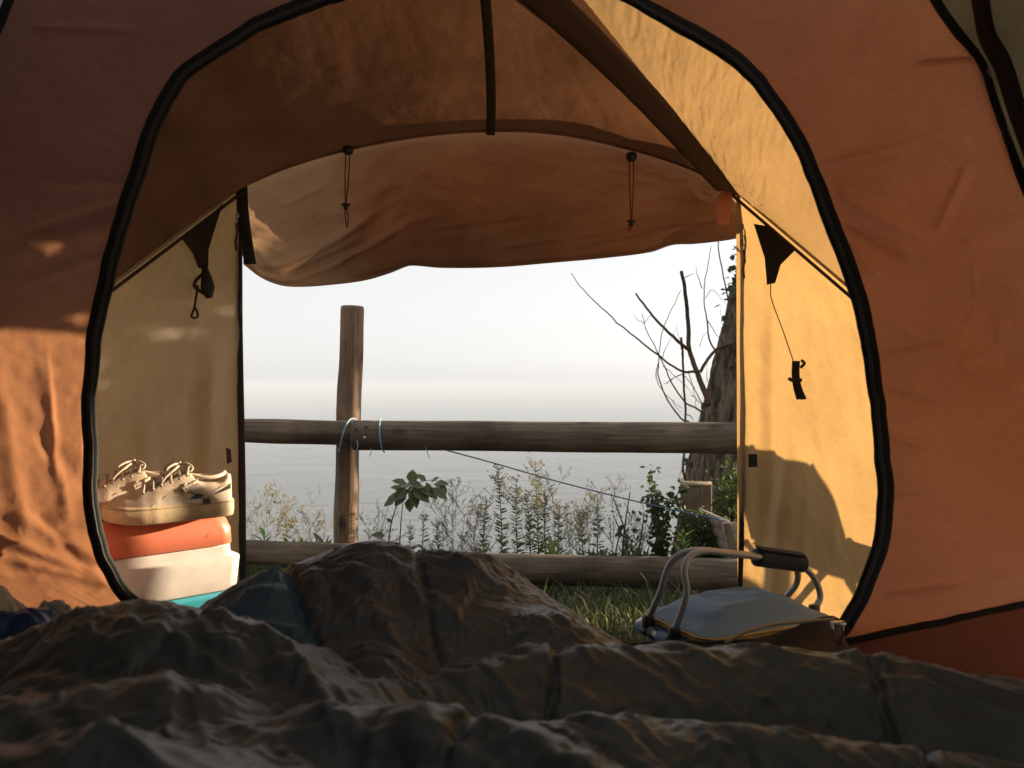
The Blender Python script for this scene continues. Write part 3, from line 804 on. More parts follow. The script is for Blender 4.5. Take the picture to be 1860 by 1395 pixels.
wb.tube([side_at(1466, 655, False, .024), side_at(1472, 660, False, .026), side_at(1466, 668, False, .028)], 0.004, 7, n=8)
wb.build('wound_guy_line', M['black_cord'], pr)
patch([(1368, 824), (1383, 824), (1384, 847), (1369, 848)], False, 'door_tab')
patch([(404, 812), (412, 816), (414, 838), (406, 842)], True, 'door_tab')

# ------------------------------------------------------------------ bedding
def crest_height(X, Y, crests, sharp=55.0, floor=0.10):
    """smooth upper hull of draped ridges; each crest: (pixel/depth list, slope, width)"""
    acc = np.exp(sharp * (np.full(X.shape, floor) - 0.3))
    for pts, k, w in crests:
        c = spline([P(*p) for p in pts], 60)
        best = np.full(X.shape, 1e9); zc = np.zeros(X.shape)
        for i in range(len(c) - 1):
            a, b = c[i], c[i + 1]; d = (b - a)[:2]; L2 = max(1e-9, d @ d)
            t = np.clip(((X - a[0]) * d[0] + (Y - a[1]) * d[1]) / L2, 0, 1)
            dd = (X - a[0] - t * d[0]) ** 2 + (Y - a[1] - t * d[1]) ** 2
            m = dd < best; best = np.where(m, dd, best); zc = np.where(m, a[2] + t * (b[2] - a[2]), zc)
        h = zc - k * (np.sqrt(best + w * w) - w)
        acc = acc + np.exp(sharp * (h - 0.3))
    return 0.3 + np.log(acc) / sharp

def px_to_field(px, py, xs, ys, H, y0=0.30, y1=1.6):
    """first point of the height field H(ys, xs) on a pixel's sight line, from the camera outwards"""
    a = (px - CX) / FPX; b = -(py - CY) / FPX
    for Y in np.linspace(y0, y1, 500):
        i = int(round((Y - ys[0]) / (ys[-1] - ys[0]) * (len(ys) - 1))); j = int(round((a * Y - xs[0]) / (xs[-1] - xs[0]) * (len(xs) - 1)))
        if 0 <= i < len(ys) and 0 <= j < len(xs) and EYE + b * Y <= H[i, j]:
            return np.array([a * Y, Y])
    return None

def add_folds(X, Y, xs, ys, H, folds):
    out = np.zeros_like(H)
    for pts, w, amp in folds:
        q = [px_to_field(px, py, xs, ys, H) for px, py in pts]
        q = [a for a in q if a is not None]
        if len(q) < 2: continue
        c = spline([np.array([a[0], a[1], 0]) for a in q], 36)
        best = np.full(X.shape, 1e9); tt_ = np.zeros(X.shape)
        for i in range(len(c) - 1):
            a, b = c[i, :2], c[i + 1, :2]; d = b - a; L2 = max(1e-9, d @ d)
            t = np.clip(((X - a[0]) * d[0] + (Y - a[1]) * d[1]) / L2, 0, 1)
            dd = (X - a[0] - t * d[0]) ** 2 + (Y - a[1] - t * d[1]) ** 2
            m = dd < best; best = np.where(m, dd, best); tt_ = np.where(m, (i + t) / 35.0, tt_)
        env = smooth(-0.02, 0.2, tt_) * (1 - smooth(0.8, 1.02, tt_))
        dist = np.sqrt(best)
        out = np.maximum(out, amp * (0.25 + 0.75 * env) * np.exp(-(dist / w) ** 1.6)) if amp > 0 else out + amp * env * np.exp(-(dist / w) ** 2)
    return out

def random_folds(X, Y, xs, ys, seed, n, ang_of, size=(0.10, 0.34), width=(0.007, 0.020), amp=(0.006, 0.019), mask=None, spread=.2):
    """many crossing pulled folds: each a curved ridge, steeper on one flank than on the other"""
    r = random.Random(seed); out = np.zeros_like(X); dx_ = xs[1] - xs[0]; dy_ = ys[1] - ys[0]
    for k in range(n):
        cx, cyy = r.uniform(xs[0], xs[-1]), r.uniform(ys[0], ys[-1])
        if mask is not None and r.random() > mask(cx, cyy): continue
        L = r.uniform(*size); w = r.uniform(*width) * (0.5 + L / size[1]); a = ang_of(cx, cyy) + r.gauss(0, spread); am = r.uniform(*amp) * (w / width[1]) ** .6
        bend = r.gauss(0, .9); skew = r.uniform(-.6, .6)
        R_ = L * .62 + w * 3
        i0, i1 = max(0, int((cyy - R_ - ys[0]) / dy_)), min(len(ys), int((cyy + R_ - ys[0]) / dy_) + 2)
        j0, j1 = max(0, int((cx - R_ - xs[0]) / dx_)), min(len(xs), int((cx + R_ - xs[0]) / dx_) + 2)
        if i1 - i0 < 2 or j1 - j0 < 2: continue
        px, py = X[i0:i1, j0:j1] - cx, Y[i0:i1, j0:j1] - cyy
        u = px * math.cos(a) + py * math.sin(a); v_ = -px * math.sin(a) + py * math.cos(a) - bend * u * u
        env = np.clip(1 - (2 * u / L) ** 2, 0, 1) ** 1.2
        ww = w * np.where(v_ > 0, 1 + skew, 1 - skew) * (0.45 + 0.55 * env)
        out[i0:i1, j0:j1] += am * env * (np.exp(-np.abs(v_ / ww) ** 1.6) - 0.35 * np.exp(-((v_ - math.copysign(2.2, skew) * w) / (1.4 * w)) ** 2))
    return out

def drape(X, Y, H, nx, ny, grow, frames, seed, bend=0.4, lift=0.012, air=2.0):
    """lay a sheet a little too large over the form H and let it settle into folds; returns an ny x nx x 3 grid"""
    ys, xs = Y[:, 0], X[0]
    jx = np.linspace(0, len(xs) - 1, nx); jy = np.linspace(0, len(ys) - 1, ny)
    def samp(A):
        r0 = np.clip(np.floor(jy).astype(int), 0, len(ys) - 2); c0_ = np.clip(np.floor(jx).astype(int), 0, len(xs) - 2)
        fr = (jy - r0)[:, None]; fc = (jx - c0_)[None]
        return (A[r0][:, c0_] * (1 - fr) * (1 - fc) + A[r0][:, c0_ + 1] * (1 - fr) * fc + A[r0 + 1][:, c0_] * fr * (1 - fc) + A[r0 + 1][:, c0_ + 1] * fr * fc)
    G = np.stack([samp(X), samp(Y), samp(H)], -1)
    form = bpy.data.objects.new('form', grid_mesh(G)); COL.objects.link(form)
    form.modifiers.new('c', 'COLLISION')
    form.collision.thickness_outer = 0.004; form.collision.cloth_friction = 14; form.collision.damping = 0.6
    S = G.copy(); S[..., 2] += lift + 0.004 * fbm(S[..., 0] * 9, S[..., 1] * 9, 0, seed, 3)
    me = grid_mesh(S); sheet = bpy.data.objects.new('sheet', me); COL.objects.link(sheet)
    vg = sheet.vertex_groups.new(name='hem')
    ids = np.arange(nx * ny).reshape(ny, nx); rim_ids = np.unique(np.r_[ids[0], ids[-1], ids[:, 0], ids[:, -1]])
    vg.add([int(i) for i in rim_ids], 1.0, 'REPLACE')
    cm = sheet.modifiers.new('cloth', 'CLOTH'); cs_ = cm.settings
    cs_.quality = 2; cs_.mass = 0.25; cs_.air_damping = air
    cs_.tension_stiffness = 12; cs_.compression_stiffness = 12; cs_.shear_stiffness = 4; cs_.bending_stiffness = bend
    cs_.tension_damping = 6; cs_.compression_damping = 6; cs_.bending_damping = 0.6
    cs_.shrink_min = -grow; cs_.vertex_group_mass = 'hem'
    cm.collision_settings.use_collision = True; cm.collision_settings.distance_min = 0.004; cm.collision_settings.collision_quality = 1
    cm.collision_settings.use_self_collision = False
    cm.point_cache.frame_start = 1; cm.point_cache.frame_end = frames
    f0 = scene.frame_current
    for f in range(1, frames + 1): scene.frame_set(f)
    ev = sheet.evaluated_get(bpy.context.evaluated_depsgraph_get())
    co = np.empty(nx * ny * 3, np.float32); ev.data.vertices.foreach_get('co', co)
    for o_ in (sheet, form):
        m_ = o_.data; bpy.data.objects.remove(o_); bpy.data.meshes.remove(m_)
    scene.frame_set(1)
    return co.reshape(ny, nx, 3).astype(float)

def refine(G, k=2):
    """finer grid through the settled sheet (cubic)"""
    def up(A):
        n = A.shape[0]; t = np.linspace(0, n - 1, (n - 1) * k + 1); i = np.clip(np.floor(t).astype(int), 0, n - 2); f = (t - i)[:, None, None]
        p0, p1, p2, p3 = A[np.maximum(i - 1, 0)], A[i], A[i + 1], A[np.minimum(i + 2, n - 1)]
        return 0.5 * (2 * p1 + (p2 - p0) * f + (2 * p0 - 5 * p1 + 4 * p2 - p3) * f ** 2 + (3 * p1 - p0 - 3 * p2 + p3) * f ** 3)
    return up(up(G).transpose(1, 0, 2)).transpose(1, 0, 2)

# near quilt, heaped over the sleeper: left mound, near folds and the long low ridge to the right
qx = np.linspace(-1.12, 1.16, 520); qy = np.linspace(0.27, 1.44, 400)
QX, QY = np.meshgrid(qx, qy)
quilt_crests = [
    ([(-250, 1175, 1.16), (0, 1150, 1.16), (110, 1115, 1.15), (230, 1085, 1.13), (300, 1088, 1.11), (400, 1113, 1.08), (480, 1152, 1.05), (560, 1210, 1.00), (620, 1262, 0.96)], 0.75, 0.06),
    ([(700, 1262, 1.06), (790, 1215, 1.12), (900, 1176, 1.17), (1100, 1168, 1.20), (1300, 1166, 1.20), (1440, 1170, 1.20), (1560, 1184, 1.18), (1700, 1202, 1.14), (1860, 1228, 1.10), (2100, 1280, 1.05)], 1.0, 0.05),
    ([(380, 1335, 0.80), (500, 1305, 0.80), (620, 1275, 0.80), (720, 1288, 0.79), (800, 1284, 0.78), (940, 1296, 0.76), (990, 1326, 0.74), (1055, 1362, 0.70), (1110, 1420, 0.66)], 0.9, 0.035),
    ([(-260, 1365, 0.62), (0, 1346, 0.62), (83, 1328, 0.62), (167, 1330, 0.61), (240, 1348, 0.60), (330, 1385, 0.58), (450, 1440, 0.55)], 0.6, 0.035),
    ([(-300, 1290, 0.86), (0, 1270, 0.86), (120, 1262, 0.86), (230, 1250, 0.87), (320, 1262, 0.86)], 0.5, 0.05),
    ([(1010, 1318, 0.86), (1150, 1305, 0.88), (1300, 1312, 0.88), (1500, 1330, 0.86), (1900, 1400, 0.84)], 0.8, 0.03),
    ([(-500, 1560, 0.36), (300, 1560, 0.36), (930, 1600, 0.36), (1600, 1620, 0.36), (2600, 1650, 0.36)], 1.1, 0.05),
]
QH = crest_height(QX, QY, quilt_crests, 70.0, 0.11) - 0.012
qf = [([(0, 1183), (83, 1148), (187, 1122), (290, 1095)], .018, .020), ([(43, 1187), (150, 1197), (233, 1203), (283, 1250), (313, 1313)], .022, .030),
      ([(290, 1095), (320, 1137), (383, 1183), (450, 1213)], .018, .024), ([(333, 1117), (417, 1143), (500, 1177), (567, 1220)], .016, .022),
      ([(0, 1263), (83, 1257), (160, 1263), (167, 1313)], .018, .022), ([(317, 1230), (367, 1263), (390, 1300)], .016, .022), ([(483, 1257), (533, 1230), (583, 1240)], .018, .022),
      ([(230, 1150), (300, 1185), (360, 1235), (440, 1262)], .015, .022), ([(20, 1225), (120, 1215), (190, 1235), (230, 1290)], .016, .018), ([(400, 1240), (450, 1270), (520, 1290), (560, 1330)], .016, .020),
      ([(763, 1230), (827, 1200), (873, 1184), (920, 1188), (1003, 1190)], .016, .022), ([(867, 1277), (920, 1235), (1003, 1207), (1120, 1188)], .018, .026), ([(820, 1262), (880, 1225), (960, 1200)], .012, .016),
      ([(1003, 1303), (1153, 1296), (1240, 1300), (1330, 1312)], .014, .018), ([(1037, 1333), (1120, 1330), (1240, 1320), (1340, 1332)], .014, .018), ([(1540, 1215), (1590, 1200), (1680, 1206), (1800, 1225)], .018, .020),
      ([(1350, 1190), (1450, 1200), (1520, 1225), (1530, 1260)], .016, .014), ([(673, 1387), (703, 1343), (753, 1330), (830, 1300)], .014, .020), ([(760, 1350), (800, 1325), (860, 1300)], .012, .016),
      ([(500, 1345), (560, 1320), (640, 1300)], .014, .018), ([(420, 1380), (500, 1360), (600, 1340), (680, 1310)], .014, .018), ([(170, 1345), (240, 1375), (330, 1392)], .016, .016), ([(940, 1330), (980, 1370), (1010, 1392)], .014, .016),
      ([(640, 1250), (690, 1240), (740, 1262)], .014, .016), ([(560, 1250), (600, 1262), (660, 1268)], .012, .018)]
QH = QH + add_folds(QX, QY, qx, qy, QH, [(p_, w_ * 1.5, a_ * .62) for p_, w_, a_ in qf])
for k_ in range(3): QH[1:-1, 1:-1] = .2 * (QH[1:-1, 1:-1] + QH[:-2, 1:-1] + QH[2:, 1:-1] + QH[1:-1, :-2] + QH[1:-1, 2:])
for off_ in (-.78, -.30, .16, .60):                      # sewn channels
    QH -= .010 * np.exp(-((QX - .30 * QY - off_ + .03 * np.sin(QY * 5)) / .009) ** 2)
leftness = 1 - smooth(0.05, 0.45, QX - 0.25 * (QY - 0.8))
fold_dir = lambda x, y: -1.0 + 0.75 * smooth(-.1, .5, x) + 0.5 * float(vnoise(x * 2.2, y * 2.2, 0, 140))
QH = QH + random_folds(QX, QY, qx, qy, 103, 200, fold_dir, (.22, .60), (.008, .018), (.003, .010), mask=lambda x, y: 1 - .6 * smooth(.0, .4, x), spread=.16) - .004 * leftness
# hem drops to the floor all round
ex = np.minimum(QX - qx[0], qx[-1] - QX); ey = np.minimum(QY - qy[0], qy[-1] - QY)
QH = np.maximum(0.012, QH * smooth(-0.01, 0.07, ex) * smooth(-0.01, 0.05, ey))
quilt = thing('quilt', 'dark olive padded quilt heaped in crumpled folds across the near tent floor', 'quilt', (0, 0.8, 0))
QG = refine(drape(QX, QY, QH, 200, 130, 0.025, 10, 101), 3)
rx, ry = np.linspace(qx[0], qx[-1], QG.shape[1]), np.linspace(qy[0], qy[-1], QG.shape[0])
QG[..., 2] += random_folds(QG[..., 0], QG[..., 1], rx, ry, 104, 700, fold_dir, (.08, .26), (.003, .007), (.0015, .0055), mask=lambda x, y: 1 - .5 * smooth(.0, .4, x), spread=.3)
QG[..., 2] += random_folds(QG[..., 0], QG[..., 1], rx, ry, 106, 1500, lambda x, y: fold_dir(x, y) + 1.1 * float(vnoise(x * 5, y * 5, 4, 141)), (.04, .15), (.0022, .0042), (.0012, .0034), spread=.35)
QG[..., 2] += 0.0005 * fbm(QG[..., 0] * 70, QG[..., 1] * 70, 0, 132, 2)
obj('cover', grid_mesh(QG), M['quilt'], quilt)
MB().tube(QG[-2, ::3] + np.array([0, 0, .004]), 0.005, 6).build('hem_piping', M['patch'], quilt)

# sleeping bag beyond it: raised foot end, dark shell and a teal side
bx_ = np.linspace(-0.66, 0.44, 420); by_ = np.linspace(0.98, 1.555, 240)
BX, BY = np.meshgrid(bx_, by_)
bag_crests = [
    ([(372, 1128, 1.30), (450, 1070, 1.34), (520, 1042, 1.37), (600, 1010, 1.39), (680, 994, 1.40), (760, 1006, 1.40), (870, 1012, 1.40), (925, 1052, 1.38), (1000, 1108, 1.35), (1100, 1172, 1.31), (1180, 1230, 1.28)], 0.75, 0.05),
    ([(673, 995, 1.40), (690, 1085, 1.30), (730, 1172, 1.22), (750, 1235, 1.16)], 0.9, 0.035),
    ([(520, 1042, 1.37), (500, 1130, 1.25), (520, 1200, 1.16), (560, 1260, 1.08)], 0.7, 0.06),
    ([(735, 1118, 1.27), (780, 1092, 1.29), (903, 1102, 1.29), (1003, 1126, 1.28), (1097, 1174, 1.26)], 0.85, 0.03),
    ([(600, 1150, 1.24), (660, 1165, 1.21), (700, 1215, 1.14), (680, 1262, 1.08)], 0.8, 0.03),
]
BH = crest_height(BX, BY, bag_crests, 80.0, 0.12)
bf = [([(800, 1012), (853, 1037), (940, 1093)], .014, .016), ([(630, 1035), (660, 1060), (690, 1090)], .012, .014), ([(600, 1075), (640, 1100), (690, 1105)], .012, .014),
      ([(560, 1040), (580, 1090), (570, 1140)], .014, .018), ([(620, 1130), (680, 1120), (720, 1180)], .012, .014), ([(430, 1090), (480, 1080), (520, 1090)], .012, .010),
      ([(420, 1120), (480, 1110), (530, 1130)], .012, .012), ([(450, 1140), (520, 1150), (560, 1180)], .012, .012), ([(640, 1200), (700, 1195), (740, 1220)], .012, .014),
      ([(980, 1110), (1020, 1140), (1080, 1165)], .010, .012), ([(960, 1125), (1000, 1150), (1050, 1168)], .010, .010), ([(620, 1235), (660, 1220), (720, 1240)], .012, .014)]
BH = BH + add_folds(BX, BY, bx_, by_, BH, [(p_, w_ * 1.3, a_ * .7) for p_, w_, a_ in bf])
def seam_x(y): return np.interp(y, [1.02, 1.16, 1.25, 1.37, 1.55], [P(610, 1240, 1.02)[0], P(595, 1230, 1.16)[0], P(560, 1150, 1.25)[0], P(522, 1042, 1.37)[0], P(505, 1042, 1.55)[0]])
SX = seam_x(BY)
BH = BH - 0.016 * np.exp(-((BX - SX) / 0.010) ** 2)                   # stitched valley between the two cloths
rib = np.interp(BY, [1.0, 1.2, 1.40, 1.55], [0, -.19, -.245, -.25])
BH = BH - 0.010 * np.exp(-((BX - rib - 0.075) / 0.008) ** 2) * smooth(1.15, 1.3, BY)
bag_dir = lambda x, y: (-.5 if x > -.2 else 0.25) + 0.5 * float(vnoise(x * 4, y * 4, 0, 240))
BH = BH + random_folds(BX, BY, bx_, by_, 203, 90, bag_dir, (.12, .30), (.005, .012), (.002, .007))
ex = np.minimum(BX - bx_[0], bx_[-1] - BX); ey = np.minimum(BY - by_[0], by_[-1] - BY)
BH = np.maximum(0.014, BH * smooth(-0.01, 0.06, ex) * smooth(-0.01, 0.05, ey))
bag = thing('sleeping_bag', 'dark brown sleeping bag with a teal side, its foot end raised before the doorway', 'sleeping bag', (-0.2, 1.3, 0))
BGr = refine(drape(BX, BY, BH, 170, 90, 0.02, 10, 201), 3)
rx, ry = np.linspace(bx_[0], bx_[-1], BGr.shape[1]), np.linspace(by_[0], by_[-1], BGr.shape[0])
BGr[..., 2] += random_folds(BGr[..., 0], BGr[..., 1], rx, ry, 206, 700, lambda x, y: bag_dir(x, y) + .8, (.03, .10), (.0018, .0035), (.001, .0028), spread=.5)
BGr[..., 2] += random_folds(BGr[..., 0], BGr[..., 1], rx, ry, 204, 420, bag_dir, (.04, .14), (.002, .005), (.001, .004), spread=.35)
Q = grid_quads(*BGr.shape[:2]); cx_ = BGr.reshape(-1, 3)[Q].mean(1); teal = cx_[:, 0] < seam_x(cx_[:, 1])
for nm, sel, mt in (('shell', ~teal, 'bag'), ('side_panel', teal, 'teal_bag')):
    q = Q[sel]; ids, inv = np.unique(q, return_inverse=True)
    obj(nm, quads_mesh(BGr.reshape(-1, 3)[ids], inv.reshape(-1, 4)), M[mt], bag)

# ------------------------------------------------------------------ small heap at the tent's left side
def lump(name, c, size, seed, mat, parent=None, rough=0.25, n=40, m=56):
    th = np.linspace(0.02, math.pi - 0.02, n)[:, None]; ph = np.linspace(0, 2 * math.pi, m, endpoint=False)[None]
    d = np.stack([np.sin(th) * np.cos(ph), np.sin(th) * np.sin(ph), np.cos(th) + 0 * ph], -1)
    r = 1 + rough * fbm(d[..., 0] * 1.4 + 5, d[..., 1] * 1.4 + 5, d[..., 2] * 1.4 + 5, seed, 3) * .6 + 0.35 * rough * ridged(d[..., 0] * 2.2 + 9, d[..., 1] * 2.2 + 9, d[..., 2] * 1.1 + 9, seed + 4, 2)
    G = d * r[..., None] * np.array(size) / 2
    G[..., 2] = np.maximum(G[..., 2], -size[2] * 0.42)
    return obj(name, grid_mesh(G + np.array(c), closed=True), mat, parent)
M['blue_bag'] = plain('crumpled_blue_plastic', (0.015, 0.05, 0.13), 0.3, var=0.3, scale=20, bump=0.4, bscale=60)
M['beige_cloth'] = plain('beige_crumpled_cloth', (0.33, 0.27, 0.20), 0.85, var=0.2, scale=15, bump=0.5, bscale=80)
M['grey_cloth'] = plain('grey_beige_towel', (0.30, 0.27, 0.23), 0.9, var=0.2, scale=30, bump=0.6, bscale=120)
c = P(45, 1112, 1.36)
tag(lump('plastic_bag', (c[0], c[1], c[2] * .5), (0.20, 0.15, c[2]), 301, M['blue_bag'], rough=0.18), 'crumpled dark blue plastic bag against the left tent wall', 'bag')
c = P(-8, 1080, 1.35)
tag(lump('towel', (c[0] - .02, c[1] + .03, c[2] * .5 - .01), (0.13, 0.11, c[2] - .03), 305, M['beige_cloth'], rough=0.3), 'beige bunched towel at the far left edge beside the blue bag', 'towel')
c = P(95, 1094, 1.44)
tag(lump('folded_cloth', (c[0], c[1], c[2] * .5 - .01), (0.13, 0.10, c[2] - .02), 309, M['grey_cloth'], rough=0.4), 'grey beige folded cloth between the blue bag and the quilt', 'cloth')

# ------------------------------------------------------------------ cooler and sneakers in the porch
M['tan'] = plain('tan_label_frame', (0.28, 0.17, 0.09), 0.7)
M['lid_red'] = plain('faded_red_plastic', (0.60, 0.165, 0.085), 0.42, var=0.06, scale=20, bump=0.05, bscale=300)
M['white_plastic'] = plain('cream_plastic', (0.58, 0.52, 0.46), 0.42, var=0.09, scale=30, bump=0.06, bscale=250)
M['teal_plastic'] = plain('teal_plastic', (0.035, 0.30, 0.36), 0.45, var=0.06, scale=14)
CROT = math.radians(42)
ccx, ccy = -0.892, 1.95                # middle of the cooler
cool = thing('cooler_box', 'cool box with red lid, cream rim and teal base in the tent porch', 'cooler', (ccx, ccy, -0.06))
Rc = rotz(CROT)
def rbox_ring(w, d, r, z, n=14):
    out_ = []
    for (sx, sy, a0) in ((1, 1, 0), (-1, 1, 90), (-1, -1, 180), (1, -1, 270)):
        for a in np.linspace(a0, a0 + 90, n):
            out_.append((sx * (w / 2 - r) + r * math.cos(math.radians(a)), sy * (d / 2 - r) + r * math.sin(math.radians(a)), z))
    return np.array(out_)
def loft(rings, R=None, c=(0, 0, 0), cap=True):
    G = np.stack(rings); n, m = G.shape[:2]
    V = G.reshape(-1, 3)
    if R is not None: V = V @ R.T
    F = [tuple(q) for q in grid_quads(n, m, True)]
    if cap: F += [tuple(range(m - 1, -1, -1)), tuple(range((n - 1) * m, n * m))]
    return V + np.array(c), F
cw, cd = 0.36, 0.25
cc = np.array([ccx, ccy, 0.0])
z_lid0, z_lid1 = EYE - 0.397, EYE - 0.318
MB().add(*loft([rbox_ring(cw - .075, cd - .06, .03, -.058), rbox_ring(cw - .06, cd - .045, .035, -.05), rbox_ring(cw - .03, cd - .02, .035, 0.135), rbox_ring(cw - .02, cd - .012, .03, 0.150)], Rc, cc)).build('base', M['teal_plastic'], cool)
MB().add(*loft([rbox_ring(cw - .008, cd - .004, .028, .1535), rbox_ring(cw, cd, .03, .157), rbox_ring(cw + .012, cd + .012, .03, .232), rbox_ring(cw + .010, cd + .010, .03, .2355), rbox_ring(cw - .022, cd - .018, .03, .2385), rbox_ring(cw - .024, cd - .02, .03, z_lid0 - .002)], Rc, cc)).build('tub', M['white_plastic'], cool)
lid = MB().add(*loft([rbox_ring(cw - .03, cd - .026, .03, z_lid0 + .0008), rbox_ring(cw - .018, cd - .014, .032, z_lid0 + .003), rbox_ring(cw - .020, cd - .016, .034, z_lid0 + .04), rbox_ring(cw - .034, cd - .028, .04, z_lid1 - .018), rbox_ring(cw - .052, cd - .044, .045, z_lid1 - .005), rbox_ring(cw - .085, cd - .075, .045, z_lid1)], Rc, cc)).build('lid', M['lid_red'], cool)
# thumb notch line on the lid front and carrying handle folded along the side
fr = lambda x, y, z: (Rc @ np.array([x, y, 0]) + cc) * [1, 1, 0] + np.array([0, 0, z])
MB().tube([fr(.100, -cd / 2 + .0125, z_lid0 + .052), fr(.106, -cd / 2 + .0088, z_lid0 + .040), fr(.098, -cd / 2 + .0078, z_lid0 + .024)], 0.0009, 6, n=12).build('notch', M['tan'], lid)
MB().tube([fr(-cw / 2 - .004, -cd / 2 + .05, .20), fr(-cw / 2 - .022, -cd / 2 + .05, .25), fr(-cw / 2 - .022, cd / 2 - .05, .25), fr(-cw / 2 - .004, cd / 2 - .05, .20)], 0.007, 8, n=24).build('handle', M['white_plastic'], cool)

M['sole'] = plain('cream_rubber_sole', (0.50, 0.36, 0.20), 0.7, var=0.18, scale=25, bump=0.2, bscale=200)
M['leather'] = plain('off_white_leather', (0.50, 0.39, 0.27), 0.55, var=0.14, scale=30, bump=0.25, bscale=220)
M['leather2'] = plain('off_white_leather_overlay', (0.58, 0.47, 0.34), 0.5, var=0.10, scale=30, bump=0.2, bscale=220)
M['navy'] = plain('navy_leather_trim', (0.025, 0.028, 0.035), 0.6)
M['lace'] = plain('cream_lace', (0.50, 0.41, 0.30), 0.85, bump=0.5, bscale=900)
M['tan'] = plain('tan_label_frame', (0.28, 0.17, 0.09), 0.7)

def sneaker(name, label, loc, rz, mirror):
    """toe towards local -x, sole on z = 0, 0.285 m long"""
    R = rotz(rz); sgn = -1.0 if mirror else 1.0
    o3 = np.array(loc)
    def tr(V): 
        V = np.array(V, float) * [1, sgn, 1]
        return V @ R.T + o3
    root = thing(name, label, 'shoe', tuple(loc), 'pair of sneakers on the cool box')
    L = 0.285; t = np.linspace(0, 1, 44)
    hw = np.interp(t, [0, .015, .05, .12, .25, .35, .5, .65, .8, .92, .98, 1], [.004, .018, .031, .042, .050, .051, .045, .040, .039, .036, .026, .006])
    lean = np.interp(t, [0, .3, .6, 1], [.006, .003, -.003, 0])
    def ring_at(z, grow, toe=0.0):
        x = -L / 2 + L * t
        x = (x) * (1 + grow / L * 1.4) + toe
        top = np.stack([x, lean + hw + grow * (hw > .01), np.full(44, z)], -1)
        bot = np.stack([x[::-1], (lean - hw - grow * (hw > .01))[::-1], np.full(44, z)], -1)
        return np.vstack([top, bot])
    def spring(ring, k):   # toe spring
        r = ring.copy(); tx = np.clip((r[:, 0] + L / 2) / L, 0, 1)
        r[:, 2] += k * np.clip(.28 - tx, 0, 1) ** 2 * 3.2; return r
    V, F = loft([spring(ring_at(0.0, -.003), .05), spring(ring_at(.003, .001), .05), spring(ring_at(.018, .003), .04), spring(ring_at(.038, .0025), .03), spring(ring_at(.0405, -.001), .03)])
    sole = MB().add(tr(V), F).build('sole', M['sole'], root)
    V, F = loft([spring(ring_at(.0345, .0036), .03), spring(ring_at(.0352, .0040), .03), spring(ring_at(.0360, .0036), .03)], cap=False)
    MB().add(tr(V), F).build('stitch_line', M['tan'], sole)
    # upper: cross sections along the length, vamp -> throat -> collar -> heel
    hts = np.interp(t, [0, .03, .10, .20, .32, .45, .58, .66, .74, .86, .95, 1], [.030, .050, .062, .070, .084, .100, .110, .108, .100, .096, .104, .096])
    rings = []
    for i in range(44):
        w = hw[i] * .97; h = hts[i]; x = -L / 2 + L * t[i] * .985 + .002
        aa_ = np.linspace(0, math.pi, 17)
        topw = np.interp(t[i], [0, .2, .5, .75, 1], [1.0, .80, .52, .62, .62])
        y = []; z = []
        for a in aa_:
            ca, sa = math.cos(a), math.sin(a)
            zz = .034 + (h - .034) * sa ** .72
            yy = w * (abs(ca) ** .55) * math.copysign(1, ca) * (1 - (1 - topw) * (sa ** 1.5))
            y.append(yy + lean[i]); z.append(zz)
        # the collar opening behind the tongue is hollow
        y = np.array(y); z = np.array(z)
        op = np.interp(t[i], [.66, .72, .90, .95], [0, 1, 1, 0])
        z = np.where(np.abs(np.arange(17) - 8) < 3.5, z - .035 * op * (1 - (np.abs(np.arange(17) - 8) / 3.5) ** 4), z)
        rings.append(np.stack([np.full(17, x), y, z], -1))
    G = np.stack(rings)
    d = 0.0016 * fbm(G[..., 0] * 40, G[..., 1] * 40, G[..., 2] * 40, 400, 3); G[..., 1] += d * np.sign(G[..., 1])
    upper = obj('upper', grid_mesh(tr(G.reshape(-1, 3)).reshape(G.shape)), M['leather'], root)
    def on_side(x, z, off=.0022, side=-1):
        """point on the flank at length x and height z"""
        i = (x + L / 2) / L; k = int(np.clip(i * 43, 0, 43)); r = G[k]
        half = r[:9] if side > 0 else r[16:7:-1]
        yy = np.interp(z, half[:, 2], half[:, 1]) if True else 0
        return np.array([x, yy + side * off, z])
    def overlay(poly, nm, mat, side=-1, off=.0022, par=upper):
        k = len(poly); a = [on_side(x, z, off, side) for x, z in poly]; b = [on_side(x, z, off - .004, side) for x, z in poly]
        return MB().add(tr(a + b), [tuple(range(k)), tuple(range(2 * k - 1, k - 1, -1))] + [(i, i + k, (i + 1) % k + k, (i + 1) % k) for i in range(k)]).build(nm, mat, par, smooth=False)
    def strip(x0, z0, x1, z1, w, nm, mat, off=.0026, n=6):
        for side in (-1, 1):
            p = []; q = []
            d = np.array([x1 - x0, z1 - z0]); d /= np.linalg.norm(d); nn = np.array([-d[1], d[0]]) * w / 2
            for s in np.linspace(0, 1, n):
                c = np.array([x0 + (x1 - x0) * s, z0 + (z1 - z0) * s]); p.append(tuple(c + nn)); q.append(tuple(c - nn))
            overlay(p + q[::-1], nm, mat, side, off)
    overlay([(-.055, .040), (-.01, .036), (.03, .042), (.075, .038), (.045, .055), (.02, .068), (-.02, .062)], 'quarter_overlay', M['leather2'], -1, .0018)
    overlay([(.060, .036), (.120, .036), (.132, .060), (.128, .078), (.100, .072), (.072, .060)], 'heel_overlay', M['leather2'], -1, .002)
    # crossing side stripes: pale bars with navy wedges between
    strip(.020, .082, .098, .036, .011, 'stripe', M['leather2'], .0036)
    overlay([(.090, .056), (.128, .066), (.131, .078), (.104, .070)], 'navy_wedge', M['navy'], -1, .0040)
